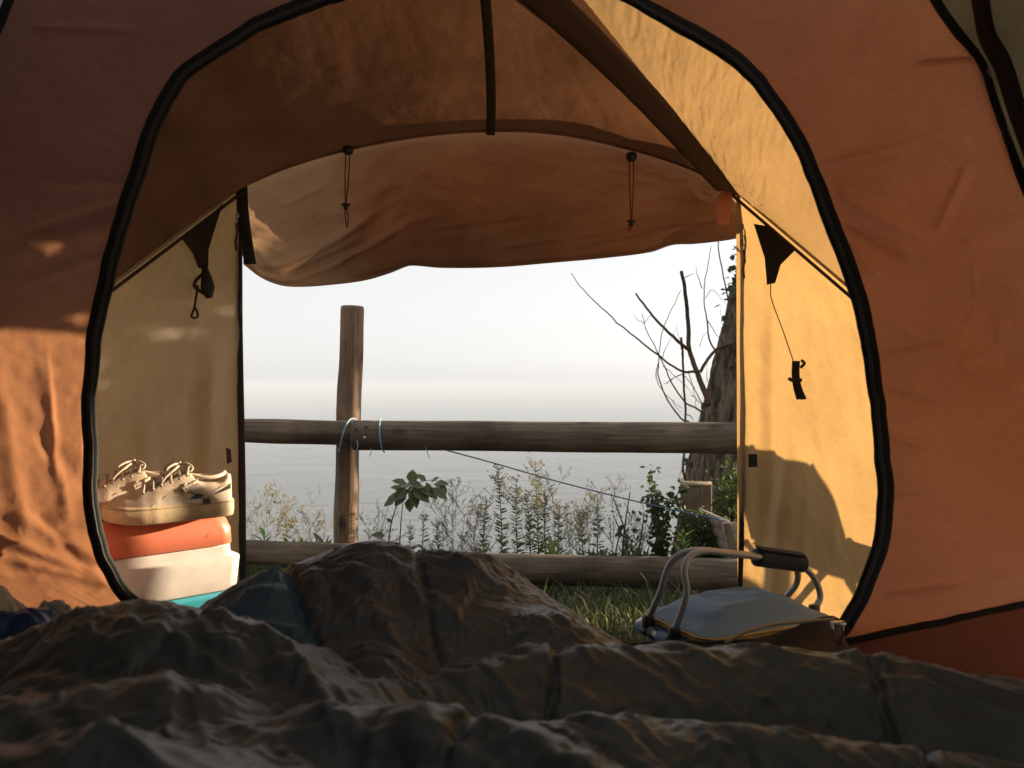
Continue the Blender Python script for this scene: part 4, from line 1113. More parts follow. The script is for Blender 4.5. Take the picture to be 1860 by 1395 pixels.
    overlay([(.030, .050), (.052, .050), (.064, .058), (.045, .061)], 'navy_wedge', M['navy'], -1, .0040)
    overlay([(.060, .037), (.078, .036), (.074, .050), (.062, .046)], 'navy_wedge', M['navy'], -1, .0040)
    # framed name label on the flank
    lx, lz, an = .036, .079, math.radians(24)
    d = np.array([math.cos(an), math.sin(an)]); nn = np.array([-d[1], d[0]])
    def lab(u, w): return tuple(np.array([lx, lz]) + d * u + nn * w)
    fr_ = overlay([lab(-.022, -.0075), lab(.022, -.0075), lab(.022, .0075), lab(-.022, .0075)], 'name_label', M['tan'], -1, .0060)
    in_ = overlay([lab(-.0205, -.006), lab(.0205, -.006), lab(.0205, .006), lab(-.0205, .006)], 'label_face', M['leather2'], -1, .0066, fr_)
    cu = bpy.data.curves.new('lettering', 'FONT'); cu.body = 'Reebok'; cu.size = 0.0115; cu.align_x = 'CENTER'; cu.align_y = 'CENTER'; cu.extrude = 0.0
    to = bpy.data.objects.new('lettering_curve', cu); COL.objects.link(to)
    bpy.context.view_layer.update()
    me = bpy.data.meshes.new_from_object(to.evaluated_get(bpy.context.evaluated_depsgraph_get()))
    bpy.data.objects.remove(to)
    co = np.empty(len(me.vertices) * 3); me.vertices.foreach_get('co', co); co = co.reshape(-1, 3)
    out3 = []
    for u, w, _ in co:
        x, z = lab(u, w); out3.append(on_side(x, z, .0072, -1))
    me.vertices.foreach_set('co', tr(out3).ravel()); me.update()
    obj('lettering', me, M['navy'], fr_, smooth=False)
    # tongue and laces
    tv = []; 
    for s in np.linspace(0, 1, 12):
        x = -.055 + .095 * s; z = .080 + .036 * s + .005 * math.sin(3 * s); w = .021 + .006 * s
        tv.append([(x, y, z + .010 * (1 - (y / w) ** 2)) for y in np.linspace(-w, w, 9)])
    TGd = np.array(tv); TGd2 = np.concatenate([TGd, TGd[::-1] - [0, 0, .008]])
    obj('tongue', grid_mesh(tr(TGd2.reshape(-1, 3)).reshape(TGd2.shape)), M['leather2'], root)
    lc = MB(); rr_ = random.Random(5 if mirror else 3)
    for k in range(6):
        x = -.066 + .019 * k; z = .083 + .0068 * k; w = .030 + .001 * k
        j = rr_.uniform(-.004, .004)
        lc.tube(tr([(x + j, -w, z - .014), (x + .004, -w * .6, z + .004), (x + .008 + j, 0, z + .012), (x + .010, w * .6, z + .004), (x + .012, w, z - .014)]), 0.0032, 7, n=18)
    for k, (dx, dz, sy) in enumerate([(-.030, .002, -1), (.022, .003, -1), (-.022, .004, 1), (.008, .006, 1)]):
        lc.tube(tr([(.020, 0, .128), (.020 + dx * .5, sy * .012, .129 + dz * .5), (.018 + dx * 1.1, sy * .024, .120 + dz * .4), (.014 + dx * .9, sy * .028, .112), (.016, sy * .010, .124)]), 0.0026, 7, n=26)
    lc.tube(tr([(.018, -.006, .126), (.004, -.026, .122), (-.018, -.034, .106), (-.030, -.036, .092)]), 0.0026, 7, n=22)
    lc.build('laces', M['lace'], root)
    ey = MB()
    for k in range(6):
        for sy in (-1, 1):
            p = np.array([-.066 + .019 * k, sy * (.030 + .001 * k), .070 + .0068 * k])
            ey.tube(tr([p + (0, 0, -.001), p + (0, 0, .0012)]), 0.0034, 8)
    o = ey.build('eyelets', M['navy'], root); o['kind'] = 'stuff'
    # padded collar edge
    pc = []
    for s in np.linspace(0, 2 * math.pi, 30, endpoint=False):
        pc.append((.082 + .042 * math.cos(s), .0215 * math.sin(s), .0985 + .004 * math.cos(2 * s)))
    pc.append(pc[0])
    MB().tube(tr(pc), 0.0052, 8).build('collar', M['leather2'], root)
    return root
zt = z_lid1 + 0.0012
sx_, sy_ = P(310, 900, 1.86)[0], 1.86
sneaker('sneaker', 'off white lace-up sneaker nearest the doorway on the red cool box lid', (sx_, sy_, zt), CROT - .06, False)
sneaker('sneaker', 'sneaker half hidden behind the door tape at the left of its pair', (sx_ - .135, sy_ + .055, zt), CROT - .16, False)

# ------------------------------------------------------------------ picnic basket
M['basket'] = plain('grey_blue_canvas', (0.12, 0.21, 0.32), 0.8, var=0.10, scale=20, bump=0.4, bscale=500, sheen=0.1)
M['basket_top'] = plain('grey_blue_padded_top', (0.125, 0.215, 0.33), 0.75, var=0.08, scale=12, bump=0.3, bscale=500)
M['yellow_zip'] = plain('mustard_zip', (0.42, 0.28, 0.07), 0.7)
M['alu'] = plain('brushed_aluminium_tube', (0.30, 0.31, 0.33), 0.5, var=0.08, metal=0.85)
M['white_tube'] = plain('white_lacquered_tube', (0.75, 0.73, 0.72), 0.35)
M['foam'] = plain('navy_foam_grip', (0.012, 0.022, 0.038), 0.85, bump=0.5, bscale=500)
BR = math.radians(25); Rb = rotz(BR)
bc = np.array([0.508, 1.800, 0.0])
bl_, bw_ = 0.385, 0.255
z_rim = EYE - 0.535
basket = thing('picnic_basket', 'grey blue canvas picnic basket with two metal carrying handles', 'basket', (bc[0], bc[1], -0.06))
bt_ = lambda x, y, z: Rb @ np.array([x, y, 0]) + np.array([bc[0], bc[1], z])
MB().add(*loft([rbox_ring(bl_ - .07, bw_ - .06, .03, -.058), rbox_ring(bl_ - .05, bw_ - .04, .04, -.045), rbox_ring(bl_ - .02, bw_ - .015, .04, z_rim - .02), rbox_ring(bl_ - .012, bw_ - .008, .04, z_rim - .004), rbox_ring(bl_ - .03, bw_ - .025, .04, z_rim - .002)], Rb, [bc[0], bc[1], 0])).build('body', M['basket'], basket)
# padded domed lid with radial pulls
rings = []
for s in np.linspace(0, 1, 22):
    r = rbox_ring(max(.01, (bl_ - .022) * (1 - s)), max(.008, (bw_ - .018) * (1 - s)), max(.003, .045 * (1 - s)), 0)
    h = .014 + .044 * (1 - (1 - s) ** 2.2)
    r[:, 2] = z_rim + h - .006 * math.sin(s * 9) * (1 - s)
    r[:, 2] += .010 * ridged(r[:, 0] * 10 + 3, r[:, 1] * 26 + r[:, 0] * 8, 0, 61, 2) * s * (1 - s) * 3.0
    rings.append(r)
rings = [rbox_ring(bl_ - .022, bw_ - .018, .045, z_rim + .001)] + rings
lidb = MB().add(*loft(rings, Rb, [bc[0], bc[1], 0])).build('lid', M['basket_top'], basket)
for dz in (.006, .012):
    zr_ = rbox_ring(bl_ - .018, bw_ - .014, .045, z_rim + dz); zr_ = np.vstack([zr_, zr_[:1]]) @ Rb.T + [bc[0], bc[1], 0]
    MB().tube(zr_, 0.0032, 6, cap=False).build('zip', M['yellow_zip'], lidb)
# top frame tube with canvas sleeves
rim = rbox_ring(bl_ + .012, bw_ + .012, .05, z_rim - .014, 10); rim = np.vstack([rim, rim[:1]])
rim_w = rim @ Rb.T + [bc[0], bc[1], 0]
MB().tube(rim_w, 0.0075, 10, cap=False).build('frame_tube', M['white_tube'], basket)
hw2, hl2 = (bw_ + .012) / 2, (bl_ + .012) / 2
def sleeve(p0, p1):
    a, b = bt_(*p0, z_rim - .014), bt_(*p1, z_rim - .014)
    s_ = MB().tube(spline([a, b], 8), 0.0125, 12).build('sleeve', M['basket'], basket)
    MB().tube([b + np.array([0, 0, -.010]), b + np.array([.002, -.004, -.02]), b + np.array([0, -.003, -.03])], 0.0018, 6, n=8).build('sleeve_stitch', M['foam'], s_)
for y0, y1 in ((hw2 - .035, hw2 - .092), (.018, -.020), (-.055, -hw2 + .035)):
    sleeve((-hl2, y0), (-hl2, y1)); sleeve((hl2, y0), (hl2, y1))
for k in range(4):
    x0 = -hl2 + .055 + k * .078
    sleeve((x0, -hw2), (x0 + .05, -hw2)); sleeve((x0, hw2), (x0 + .05, hw2))
# handles, hinged on the short ends
ends = {}
def handle(pts, y):
    p = spline(pts, 70)
    h_ = MB().tube(p, 0.0074, 12).build('handle', M['alu'], basket)
    for e in (p[0], p[-1]):
        M2 = Rb
        MB().box(e + (0, 0, -.008), (.024, .018, .036), M2, .003).box(e + (0, 0, -.026), (.030, .024, .014), M2, .003).build('hinge_clip', M['black_plastic'], h_)
    return h_
fN0, fN1 = bt_(-hl2, -.035, z_rim + .012), bt_(hl2, -.035, z_rim + .012)
fF0, fF1 = bt_(-hl2, .060, z_rim + .012), bt_(hl2, .060, z_rim + .012)
yN = lambda t: fN0[1] * (1 - t) + fN1[1] * t
yF = lambda t: fF0[1] * (1 - t) + fF1[1] * t
handle([fN0, P(1247, 1078, yN(0) + .01), P(1243, 1036, yN(.04) + .02), P(1254, 1010, yN(.10) + .03), P(1282, 1001, yN(.2) + .035), P(1322, 1005, yN(.35) + .04), P(1378, 1012, yN(.55) + .04), P(1420, 1018, yN(.7) + .04), P(1456, 1028, yN(.85) + .035), P(1480, 1052, yN(.95) + .02), P(1490, 1085, yN(1) + .01), fN1], 0)
handle([fF0, P(1199, 1076, yF(0) - .01), P(1215, 1028, yF(.05) - .02), P(1238, 1006, yF(.12) - .03), P(1268, 999.5, yF(.2) - .035), P(1318, 1003.5, yF(.35) - .035), P(1378, 1010, yF(.55) - .035), P(1415, 1016, yF(.7) - .035), P(1438, 1022, yF(.82) - .03), P(1449, 1040, yF(.92) - .02), P(1446, 1062, yF(.97) - .01), fF1], 1)
gp = [P(1374, 1012, 1.83), P(1400, 1016, 1.845), P(1430, 1020, 1.86), P(1458, 1024, 1.875)]
gv, gf = tube_arrays(spline(gp, 20), 0.021, 14)
gm = gv.mean(0); gv[:, 2] = gm[2] + (gv[:, 2] - gm[2]) * 0.98
MB().add(gv, gf).build('grip', M['foam'], basket)
gt = spline(gp, 20) + np.array([0, -.008, .0235])
tape(gt, 0.020, 0.003, (0, -.3, .95), M['foam'], 'grip_flap', basket)

# ------------------------------------------------------------------ fence
M['wood_post'] = wood('round_pine_post', (0.25, 0.165, 0.105), (0.11, 0.068, 0.042), 2)
M['wood_rail'] = wood('weathered_pine_rail', (0.19, 0.155, 0.115), (0.075, 0.058, 0.042), 0)
M['wood_rail2'] = wood('weathered_knotty_rail', (0.22, 0.165, 0.115), (0.085, 0.060, 0.040), 0, 8)
M['wood_end'] = plain('sawn_wood_end', (0.22, 0.16, 0.10), 0.9, var=0.25, scale=60)
M['wood_square'] = wood('weathered_square_post', (0.20, 0.15, 0.10), (0.09, 0.065, 0.045), 2)
fence = thing('wooden_fence', 'rustic round pole fence with two rails between tent and sea', 'fence', (-0.65, 3.2, -0.2))
def log(name, a, b, r0, r1, mat, seed, bevel=0.006, n=60, sides=28):
    a = np.array(a); b = np.array(b); L = np.linalg.norm(b - a)
    s = np.r_[0, 0.004, 0.012, np.linspace(0.03, L - 0.03, n), L - 0.012, L - 0.004, L] / L
    c = a + (b - a) * s[:, None]
    c = c + 0.006 * np.stack([fbm(s * 4, 0.5, k, seed, 2) for k in range(3)], -1) * np.sin(math.pi * s)[:, None]
    r = r0 + (r1 - r0) * s; r = r * (1 + 0.045 * fbm(s * 7, 0.1, 0, seed + 3, 3))
    e = np.minimum(s, 1 - s) * L; r = r - bevel * (1 - np.sqrt(np.clip(1 - (1 - np.clip(e / 0.012, 0, 1)) ** 2, 0, 1)))
    V, F = tube_arrays(c, r, sides)
    V = V.reshape(-1, sides, 3); ctr = V.mean(1, keepdims=True); d = V - ctr
    ang = np.linspace(0, 2 * math.pi, sides, endpoint=False)[None]
    k = 1 + 0.018 * fbm(np.cos(ang) * 1.5 + seed, np.sin(ang) * 1.5, s[:, None] * 3, seed + 7, 3) - 0.03 * np.exp(-((ang - (seed * 1.7) % 6) / 0.06) ** 2) * smooth(.1, .5, s)[:, None]
    V = ctr + d * k[..., None]
    return MB().add(V.reshape(-1, 3), F).build(name, mat, fence)
YF_ = 3.22
pt, pbm = P(640, 556, YF_ + .10), P(628, 1010, YF_ + .10); ext = pbm + (pbm - pt) * 0.42
log('post', ext, pt, 0.051, 0.0495, M['wood_post'], 3)
# the next post along, beyond the tent's side
log('post', (3.30, YF_ + .10, -.6), (3.30, YF_ + .10, EYE + 0.26), 0.054, 0.052, M['wood_post'], 4)
log('rail', P(-300, 772, YF_ + .02), P(645, 787, YF_ + .02), 0.048, 0.0485, M['wood_rail2'], 5)
r1 = log('rail', P(641, 790.5, YF_ - .02), P(2200, 801, YF_ - .02), 0.0625, 0.0625, M['wood_rail'], 6)
log('rail', P(-300, 975, YF_ + .02), P(700, 1013, YF_ + .02), 0.050, 0.052, M['wood_rail2'], 7)
log('rail', P(655, 1028, YF_ - .02), P(2200, 1063, YF_ - .02), 0.062, 0.062, M['wood_rail'], 8)
for i, (px, py) in enumerate([(664, 775), (645, 780), (662, 795)]):
    c = P(px, py, YF_ - .083)
    MB().tube([c, c + (0, .02, 0)], 0.005, 8).build('nail', M['black_plastic'] if i < 2 else M['metal'], fence)

M['blue_twine'] = plain('pale_blue_twine', (0.22, 0.38, 0.50), 0.7, bump=0.4, bscale=900)
M['blue_rope'] = plain('blue_rope', (0.045, 0.11, 0.20), 0.75, bump=0.5, bscale=700)
def around_rail(px0, px1, r, back=1):
    a = P(px0, 790, YF_ - .02); b = P(px1, 791, YF_ - .02); out_ = []
    for k, s in enumerate(np.linspace(-.25, 1.15, 22)):
        an = math.pi * (0.5 - s)       # over the front of the rail from top to bottom
        c = a * (1 - s) + b * s
        out_.append(c + np.array([0, -r * math.cos(an), r * math.sin(an)]))
    return out_
tw = thing('twine_tie', 'pale blue twine slanting across the upper rail joint at the post', 'twine', tuple(P(628, 790, YF_)))
MB().tube(around_rail(640, 616, .066), 0.0028, 6).build('strand', M['blue_twine'], tw)
MB().tube([P(648, 800, 3.13), P(650, 808, 3.125), P(648, 819, 3.12)], 0.0016, 6, n=8).build('loose_end', M['blue_twine'], tw)
tw = thing('twine_tie', 'blue twine wrapped round the upper rail right of the post', 'twine', tuple(P(694, 790, YF_)))
MB().tube(around_rail(691, 699, .066), 0.0028, 6).build('strand', M['blue_twine'], tw)
for q in ([P(773, 812, 3.14), P(776, 822, 3.14), P(780, 831, 3.14)], [P(674, 815, 3.14), P(674, 822, 3.14), P(671, 829, 3.14)]):
    MB().tube(q, 0.0016, 6, n=8).build('loose_end', M['blue_twine'], tw)
rope = MB().tube([P(700, 788, YF_ + .06), P(808, 817, YF_ + .06), P(900, 842, 3.30), P(1000, 871, 3.32), P(1100, 897, 3.32), P(1200, 921, 3.32), P(1312, 945, 3.30)], 0.0030, 6, n=60).build('rope', M['blue_rope'])
tag(rope, 'thin blue rope sloping from the upper rail down to the pale crate', 'rope')

# square post and, by the tree, a pale crate standing in for a sunlit stump
sp = thing('square_post', 'short square weathered post beside the leaning tree, grown over with ivy', 'post', (1.0, 3.75, -0.3))
c = P(1264, 1000, 3.8)
Rq = rotz(math.radians(-12))
MB().box((c[0], 3.80, (P(0, 880, 3.8)[2] - .5) / 2), (0.145, 0.12, P(0, 880, 3.8)[2] + .5), Rq, .006).build('shaft', M['wood_square'], sp)
MB().box((c[0], 3.80, P(0, 880, 3.8)[2] + .004), (0.149, 0.124, .010), Rq, .003).build('top', M['wood_end'], sp)
M['pale_wood'] = wood('pale_grey_slat', (0.52, 0.44, 0.38), (0.36, 0.29, 0.24), 0)
cr = thing('slatted_crate', 'pale slatted wooden crate standing in for a sunlit stump at the doorway edge with the blue rope tied on', 'crate', (1.05, 3.35, -0.2))
zt_, zb_ = P(0, 946, 3.35)[2], P(0, 1090, 3.35)[2]
x0 = P(1310, 946, 3.35)[0]
nsl = 7; hh_ = (zt_ - zb_) / nsl
for k in range(nsl):
    z = zb_ + hh_ * (k + .5)
    inset = 0.012 * (nsl - 1 - k)
    MB().box((x0 + .20 + inset, 3.35 + .004 * (k % 2), z), (0.40 - inset * .5, 0.016, hh_ * .93), rotz(.12), .002).build('slat', M['pale_wood'], cr)
    MB().box((x0 + .01 + inset, 3.53 + .004 * (k % 2), z), (0.016, 0.34, hh_ * .93), rotz(.12), .002).build('slat', M['pale_wood'], cr)
xe = .09
MB().box((x0 + .055, 3.322, (zt_ + zb_) / 2), (0.03, 0.016, zt_ - zb_), rotz(.12) @ np.array([[math.cos(.25), 0, math.sin(-.25)], [0, 1, 0], [math.sin(.25), 0, math.cos(.25)]]), .002).build('shadow_brace', M['wood_square'], cr)  # dark diagonal bar put in for the shadow across the sunlit wood

# ------------------------------------------------------------------ tree
m_bark, nd, lk = new_mat('furrowed_bark')
pb = nd.new('ShaderNodeBsdfPrincipled'); out = nd.new('ShaderNodeOutputMaterial')
nz = noise_node(nd, lk, 26, 6, (1, 1, 0.16), rough=0.7)
r_ = ramp(nd, lk, nz.outputs['Fac'], [(0.38, (0.030, 0.023, 0.017)), (0.52, (0.12, 0.092, 0.068)), (0.66, (0.25, 0.195, 0.145))])
lk.new(r_.outputs[0], pb.inputs['Base Color']); pb.inputs['Roughness'].default_value = 0.95; pb.inputs['Specular IOR Level'].default_value = 0.1
bp = nd.new('ShaderNodeBump'); bp.inputs['Distance'].default_value = 0.012; bp.inputs['Strength'].default_value = 0.9
lk.new(nz.outputs['Fac'], bp.inputs['Height']); lk.new(bp.outputs[0], pb.inputs['Normal']); lk.new(pb.outputs[0], out.inputs['Surface'])
M['bark'] = m_bark
M['twig'] = plain('brown_twig_bark', (0.085, 0.055, 0.035), 0.9, var=0.3, scale=60, spec=0.2)
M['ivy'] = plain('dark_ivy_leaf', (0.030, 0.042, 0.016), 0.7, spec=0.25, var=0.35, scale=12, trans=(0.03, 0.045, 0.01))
M['ivy_pale'] = plain('pale_ivy_leaf', (0.080, 0.095, 0.028), 0.7, spec=0.25, var=0.3, scale=12, trans=(0.09, 0.11, 0.02))  # lighter leaf tone, used for some of the upper leaves
YT = 4.4
tree = thing('leaning_tree', 'leaning bare tree with furrowed bark and ivy at the doorway edge', 'tree', (1.2, YT, -0.4))
edge_px = [(1205, 1120), (1228, 980), (1245, 890), (1262, 830), (1284, 740), (1309, 640), (1333, 540), (1352, 460), (1385, 330), (1420, 180), (1470, -60)]
rad = [.30, .26, .235, .225, .215, .205, .195, .188, .175, .16, .12]
tc_ = spline([P(px, py, YT) + np.array([r, 0, 0]) for (px, py), r in zip(edge_px, rad)], 170)
tr_ = np.interp(np.linspace(0, 1, 170), np.linspace(0, 1, len(rad)), rad)
V, F = tube_arrays(tc_, tr_, 110)
V = V.reshape(170, 110, 3); ctr = V.mean(1, keepdims=True); d = (V - ctr)
ang = np.linspace(0, 2 * math.pi, 110, endpoint=False)[None]; ss = np.arange(170)[:, None] * 0.02
warp = 0.5 * fbm(ang * 2, ss * 2.5, 0, 511, 3)
k = 1 + 0.07 * ridged(np.cos(ang) * 5 + warp, np.sin(ang) * 5 + warp, ss * 1.6 + warp, 520, 3, 0.55, 1.4) - 0.06 + 0.02 * fbm(np.cos(ang) * 14, np.sin(ang) * 14, ss * 3, 530, 2)
V = ctr + d * k[..., None]
MB().add(V.reshape(-1, 3), F).build('trunk', M['bark'], tree)
def U(u, v): return (1020 + u / 2.789, 430 + v / 2.789)
brs = [([(745, 850), (735, 815), (690, 690), (648, 570), (640, 420), (625, 280), (608, 175)], .020, .013),
       ([(648, 575), (610, 545), (560, 500), (470, 410), (375, 288)], .012, .007),
       ([(690, 688), (650, 684), (610, 683), (540, 640), (420, 545), (300, 450), (190, 345), (100, 255), (48, 185)], .0085, .0028),
       ([(700, 688), (735, 630), (765, 590), (800, 562), (850, 545), (900, 525)], .010, .012),
       ([(630, 1250), (616, 1180), (622, 1100), (628, 930), (622, 800), (614, 640), (607, 510)], .0075, .0085),
       ([(645, 935), (610, 925), (540, 830), (495, 720), (490, 640), (510, 480), (560, 360), (605, 270)], .0055, .0022),
       ([(725, 900), (680, 870), (620, 830), (560, 740), (505, 620), (470, 550), (430, 470), (408, 390)], .0065, .0022),
       ([(805, 610), (755, 540), (735, 420), (720, 270), (745, 120), (757, 50)], .0065, .002),
       ([(860, 415), (840, 310), (815, 180), (800, 110), (790, 0)], .0065, .004),
       ([(720, 860), (680, 790), (640, 720), (600, 700), (530, 745)], .0035, .0018),
       ([(620, 690), (560, 720), (520, 750)], .003, .0015), ([(628, 205), (650, 195), (672, 186)], .003, .0015), ([(714, 262), (690, 200), (682, 155)], .003, .0012),
       ([(420, 440), (390, 425), (360, 395)], .0022, .001), ([(420, 440), (445, 405), (450, 400)], .0018, .001), ([(505, 620), (540, 540), (585, 460)], .0028, .001),
       ([(490, 640), (480, 690), (500, 760), (560, 830), (610, 870)], .0035, .0015), ([(735, 420), (790, 500), (830, 555)], .003, .0015), ([(730, 310), (760, 270), (830, 340), (850, 400)], .0022, .001),
       ([(700, 560), (720, 500), (745, 480)], .002, .001), ([(610, 600), (600, 520), (580, 440)], .0028, .001), ([(660, 800), (690, 830), (720, 860)], .003, .0015), ([(640, 680), (670, 780), (685, 870)], .0028, .0015),
       ([(820, 480), (810, 420), (800, 350)], .002, .001), ([(895, 215), (860, 180), (835, 160)], .0022, .001), ([(740, 740), (735, 690), (740, 640)], .0022, .001), ([(560, 830), (590, 870), (610, 890)], .0022, .001),
       ([(622, 1150), (605, 1190), (598, 1215)], .0035, .002), ([(622, 1150), (645, 1165), (650, 1180)], .003, .002), ([(628, 900), (655, 910), (665, 930)], .004, .002), ([(515, 655), (555, 690), (610, 740), (660, 790)], .0028, .0012)]
for pts, r0, r1_ in brs:
    q = []
    n_ = len(pts)
    for i, (u, v) in enumerate(pts):
        px, py = U(u, v)
        q.append(P(px, py, YT - 0.12 - 0.10 * math.sin(i * 1.3 + u * .01)))
    c = spline(q, max(14, 5 * n_)); c = c + 0.003 * np.stack([fbm(np.arange(len(c)) * .5, u * .1, k, 77, 2) for k in range(3)], -1)
    MB().tube(c, [r0 * .85, (r0 + r1_) * .37, r1_ * .7], 8).build('branch', M['twig'], tree)

def leaf_quad(c, d, n, l, w):
    """a six-sided leaf blade with a folded midrib; d: direction, n: up"""
    d = d / (np.linalg.norm(d) + 1e-9); s = np.cross(d, n); s /= (np.linalg.norm(s) + 1e-9); n = np.cross(s, d)
    return [c, c + d * l * .35 + s * w * .5 + n * l * .06, c + d * l * .72 + s * w * .36 + n * l * .02, c + d * l - n * l * .08, c + d * l * .72 - s * w * .36 + n * l * .02, c + d * l * .35 - s * w * .5 + n * l * .06, c + d * l * .55 - n * l * .03], \
           [(0, 1, 6), (1, 2, 6), (2, 3, 6), (3, 4, 6), (4, 5, 6), (5, 0, 6)]
def leaves(cs, ds, ls, ws, rnd):
    mb = MB()
    for c, d, l, w in zip(cs, ds, ls, ws):
        mb.add(*leaf_quad(np.array(c), np.array(d), np.array([rnd.uniform(-.6, .6), rnd.uniform(-.9, .1), rnd.uniform(.2, 1)]), l, w))
    return mb
rnd = random.Random(21)
cs, ds, ls, ws = [], [], [], []
for i in range(900):
    s = rnd.random() ** 1.0; k = int(8 + s * 150); py_ = CY - (tc_[k][2] - EYE) / YT * FPX
    dens = 1.0 if py_ < 560 else 0.07
    if rnd.random() > dens: continue
    a = rnd.gauss(math.pi, .55 if py_ < 560 else .75)
    c = tc_[k] + tr_[k] * np.array([math.cos(a) * 1.02, -abs(math.sin(a)) * 1.02, 0]) + np.array([-rnd.random() ** 3 * .06, 0, 0])
    cs.append(c); ds.append((rnd.uniform(-1, .2), rnd.uniform(-1, .2), rnd.uniform(-1, .3))); l = rnd.uniform(.022, .05); ls.append(l); ws.append(l * .85)
o = leaves(cs, ds, ls, ws, rnd).build('ivy', M['ivy'], tree, smooth=False); o['kind'] = 'stuff'

# ------------------------------------------------------------------ bushes, weeds, grass
def bush(name, label, c, size, n, rnd, mat, mat2, lsize, group=None, frac2=.3, cat='shrub', stems=9):
    c = np.array(c, float)
    root = thing(name, label, cat, (c[0], c[1], c[2]), group)
    st = MB(); tips = []
    for k in range(stems):
        a = rnd.uniform(0, 6.28); r = rnd.random() ** .5
        tip = c + np.array([math.cos(a) * r * size[0] / 2, math.sin(a) * r * size[1] / 2, size[2] * rnd.uniform(.55, 1.0)])
        b = c + np.array([rnd.uniform(-.1, .1) * size[0], rnd.uniform(-.1, .1) * size[1], -.04])
        p = spline([b, b * .5 + tip * .5 + np.array([rnd.uniform(-.05, .05), rnd.uniform(-.05, .05), .04]), tip], 14)
        st.tube(p, [.007, .0025], 5); tips.append(p)
    st.build('stems', M['twig'], root)
    sets = [([], [], [], []), ([], [], [], [])]
    for i in range(n):
        p = tips[rnd.randrange(stems)]; q = p[rnd.randrange(3, 14)]
        v = np.array([rnd.gauss(0, 1), rnd.gauss(0, 1), rnd.gauss(0, 1)]); v /= np.linalg.norm(v)
        cpos = q + v * rnd.random() ** .7 * min(size) * .22
        cpos[2] = max(cpos[2], c[2] - .02)
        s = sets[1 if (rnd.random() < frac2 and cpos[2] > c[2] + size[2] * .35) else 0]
        l = rnd.uniform(*lsize)
        s[0].append(cpos); s[1].append(v + np.array([0, 0, -.3])); s[2].append(l); s[3].append(l * rnd.uniform(.55, .8))
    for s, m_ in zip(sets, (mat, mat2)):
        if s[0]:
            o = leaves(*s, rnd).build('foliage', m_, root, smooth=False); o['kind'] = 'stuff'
    return root
rnd = random.Random(5)
g0 = lambda x, y: float(ground_z(np.array(x), np.array(y)))
def base_px(px, Y): x = (px - CX) / FPX * Y; return (x, Y, g0(x, Y))
b = base_px(1338, 4.0)
bush('ivy_bush', 'dense ivy bush with paler tips behind the square post', b, (0.42, 0.3, EYE - 0.42 - b[2]), 3200, rnd, M['ivy'], M['ivy_pale'], (.018, .036), frac2=.22, stems=12)
b = base_px(1285, 3.60)
bush('ivy_bush', 'low dark ivy creeping up the front of the square post', b, (0.28, 0.16, 0.085 - b[2]), 1300, rnd, M['ivy'], M['ivy_pale'], (.018, .034), frac2=.10)
b = base_px(1205, 3.70)
bush('bramble_bush', 'dark spiky bramble left of the square post against the sea', b, (0.20, 0.14, 0.27 - b[2]), 620, rnd, M['ivy'], M['ivy'], (.02, .036), stems=6)
b = base_px(1125, 3.72)
bush('bramble_bush', 'small sparse bramble with drooping leaves behind the lower rail', b, (0.30, 0.2, 0.16 - b[2]), 60, rnd, M['ivy'], M['ivy'], (.02, .04), stems=6)
bush('shade_shrub', 'leafy evergreen shrub added out of view to shade the left porch side', (2.28, 3.60, g0(2.28, 3.60)), (0.40, 0.4, 1.95), 5200, rnd, M['ivy'], M['ivy_pale'], (.05, .09), stems=26)  # unseen shrub, placed so its shadow covers the left porch side

M['weed_leaf'] = plain('narrow_weed_leaf', (0.055, 0.070, 0.026), 0.6, var=0.35, scale=15, trans=(0.06, 0.07, 0.02))
M['weed_dry'] = plain('dry_straw_stem', (0.17, 0.16, 0.085), 0.8, var=0.25, scale=20, trans=(0.05, 0.04, 0.02))
M['seed_head'] = plain('buff_seed_head', (0.21, 0.185, 0.11), 0.9, var=0.3, scale=40, trans=(0.08, 0.05, 0.02))
M['green_leaf'] = plain('fresh_green_leaf', (0.10, 0.145, 0.045), 0.5, var=0.25, scale=15, trans=(0.10, 0.15, 0.03))
M['bramble_leaf'] = plain('dark_bramble_leaf', (0.050, 0.068, 0.022), 0.5, var=0.3, scale=18, trans=(0.04, 0.055, 0.012))
M['bramble_cane'] = plain('reddish_bramble_cane', (0.14, 0.055, 0.035), 0.7, var=0.3, scale=30)

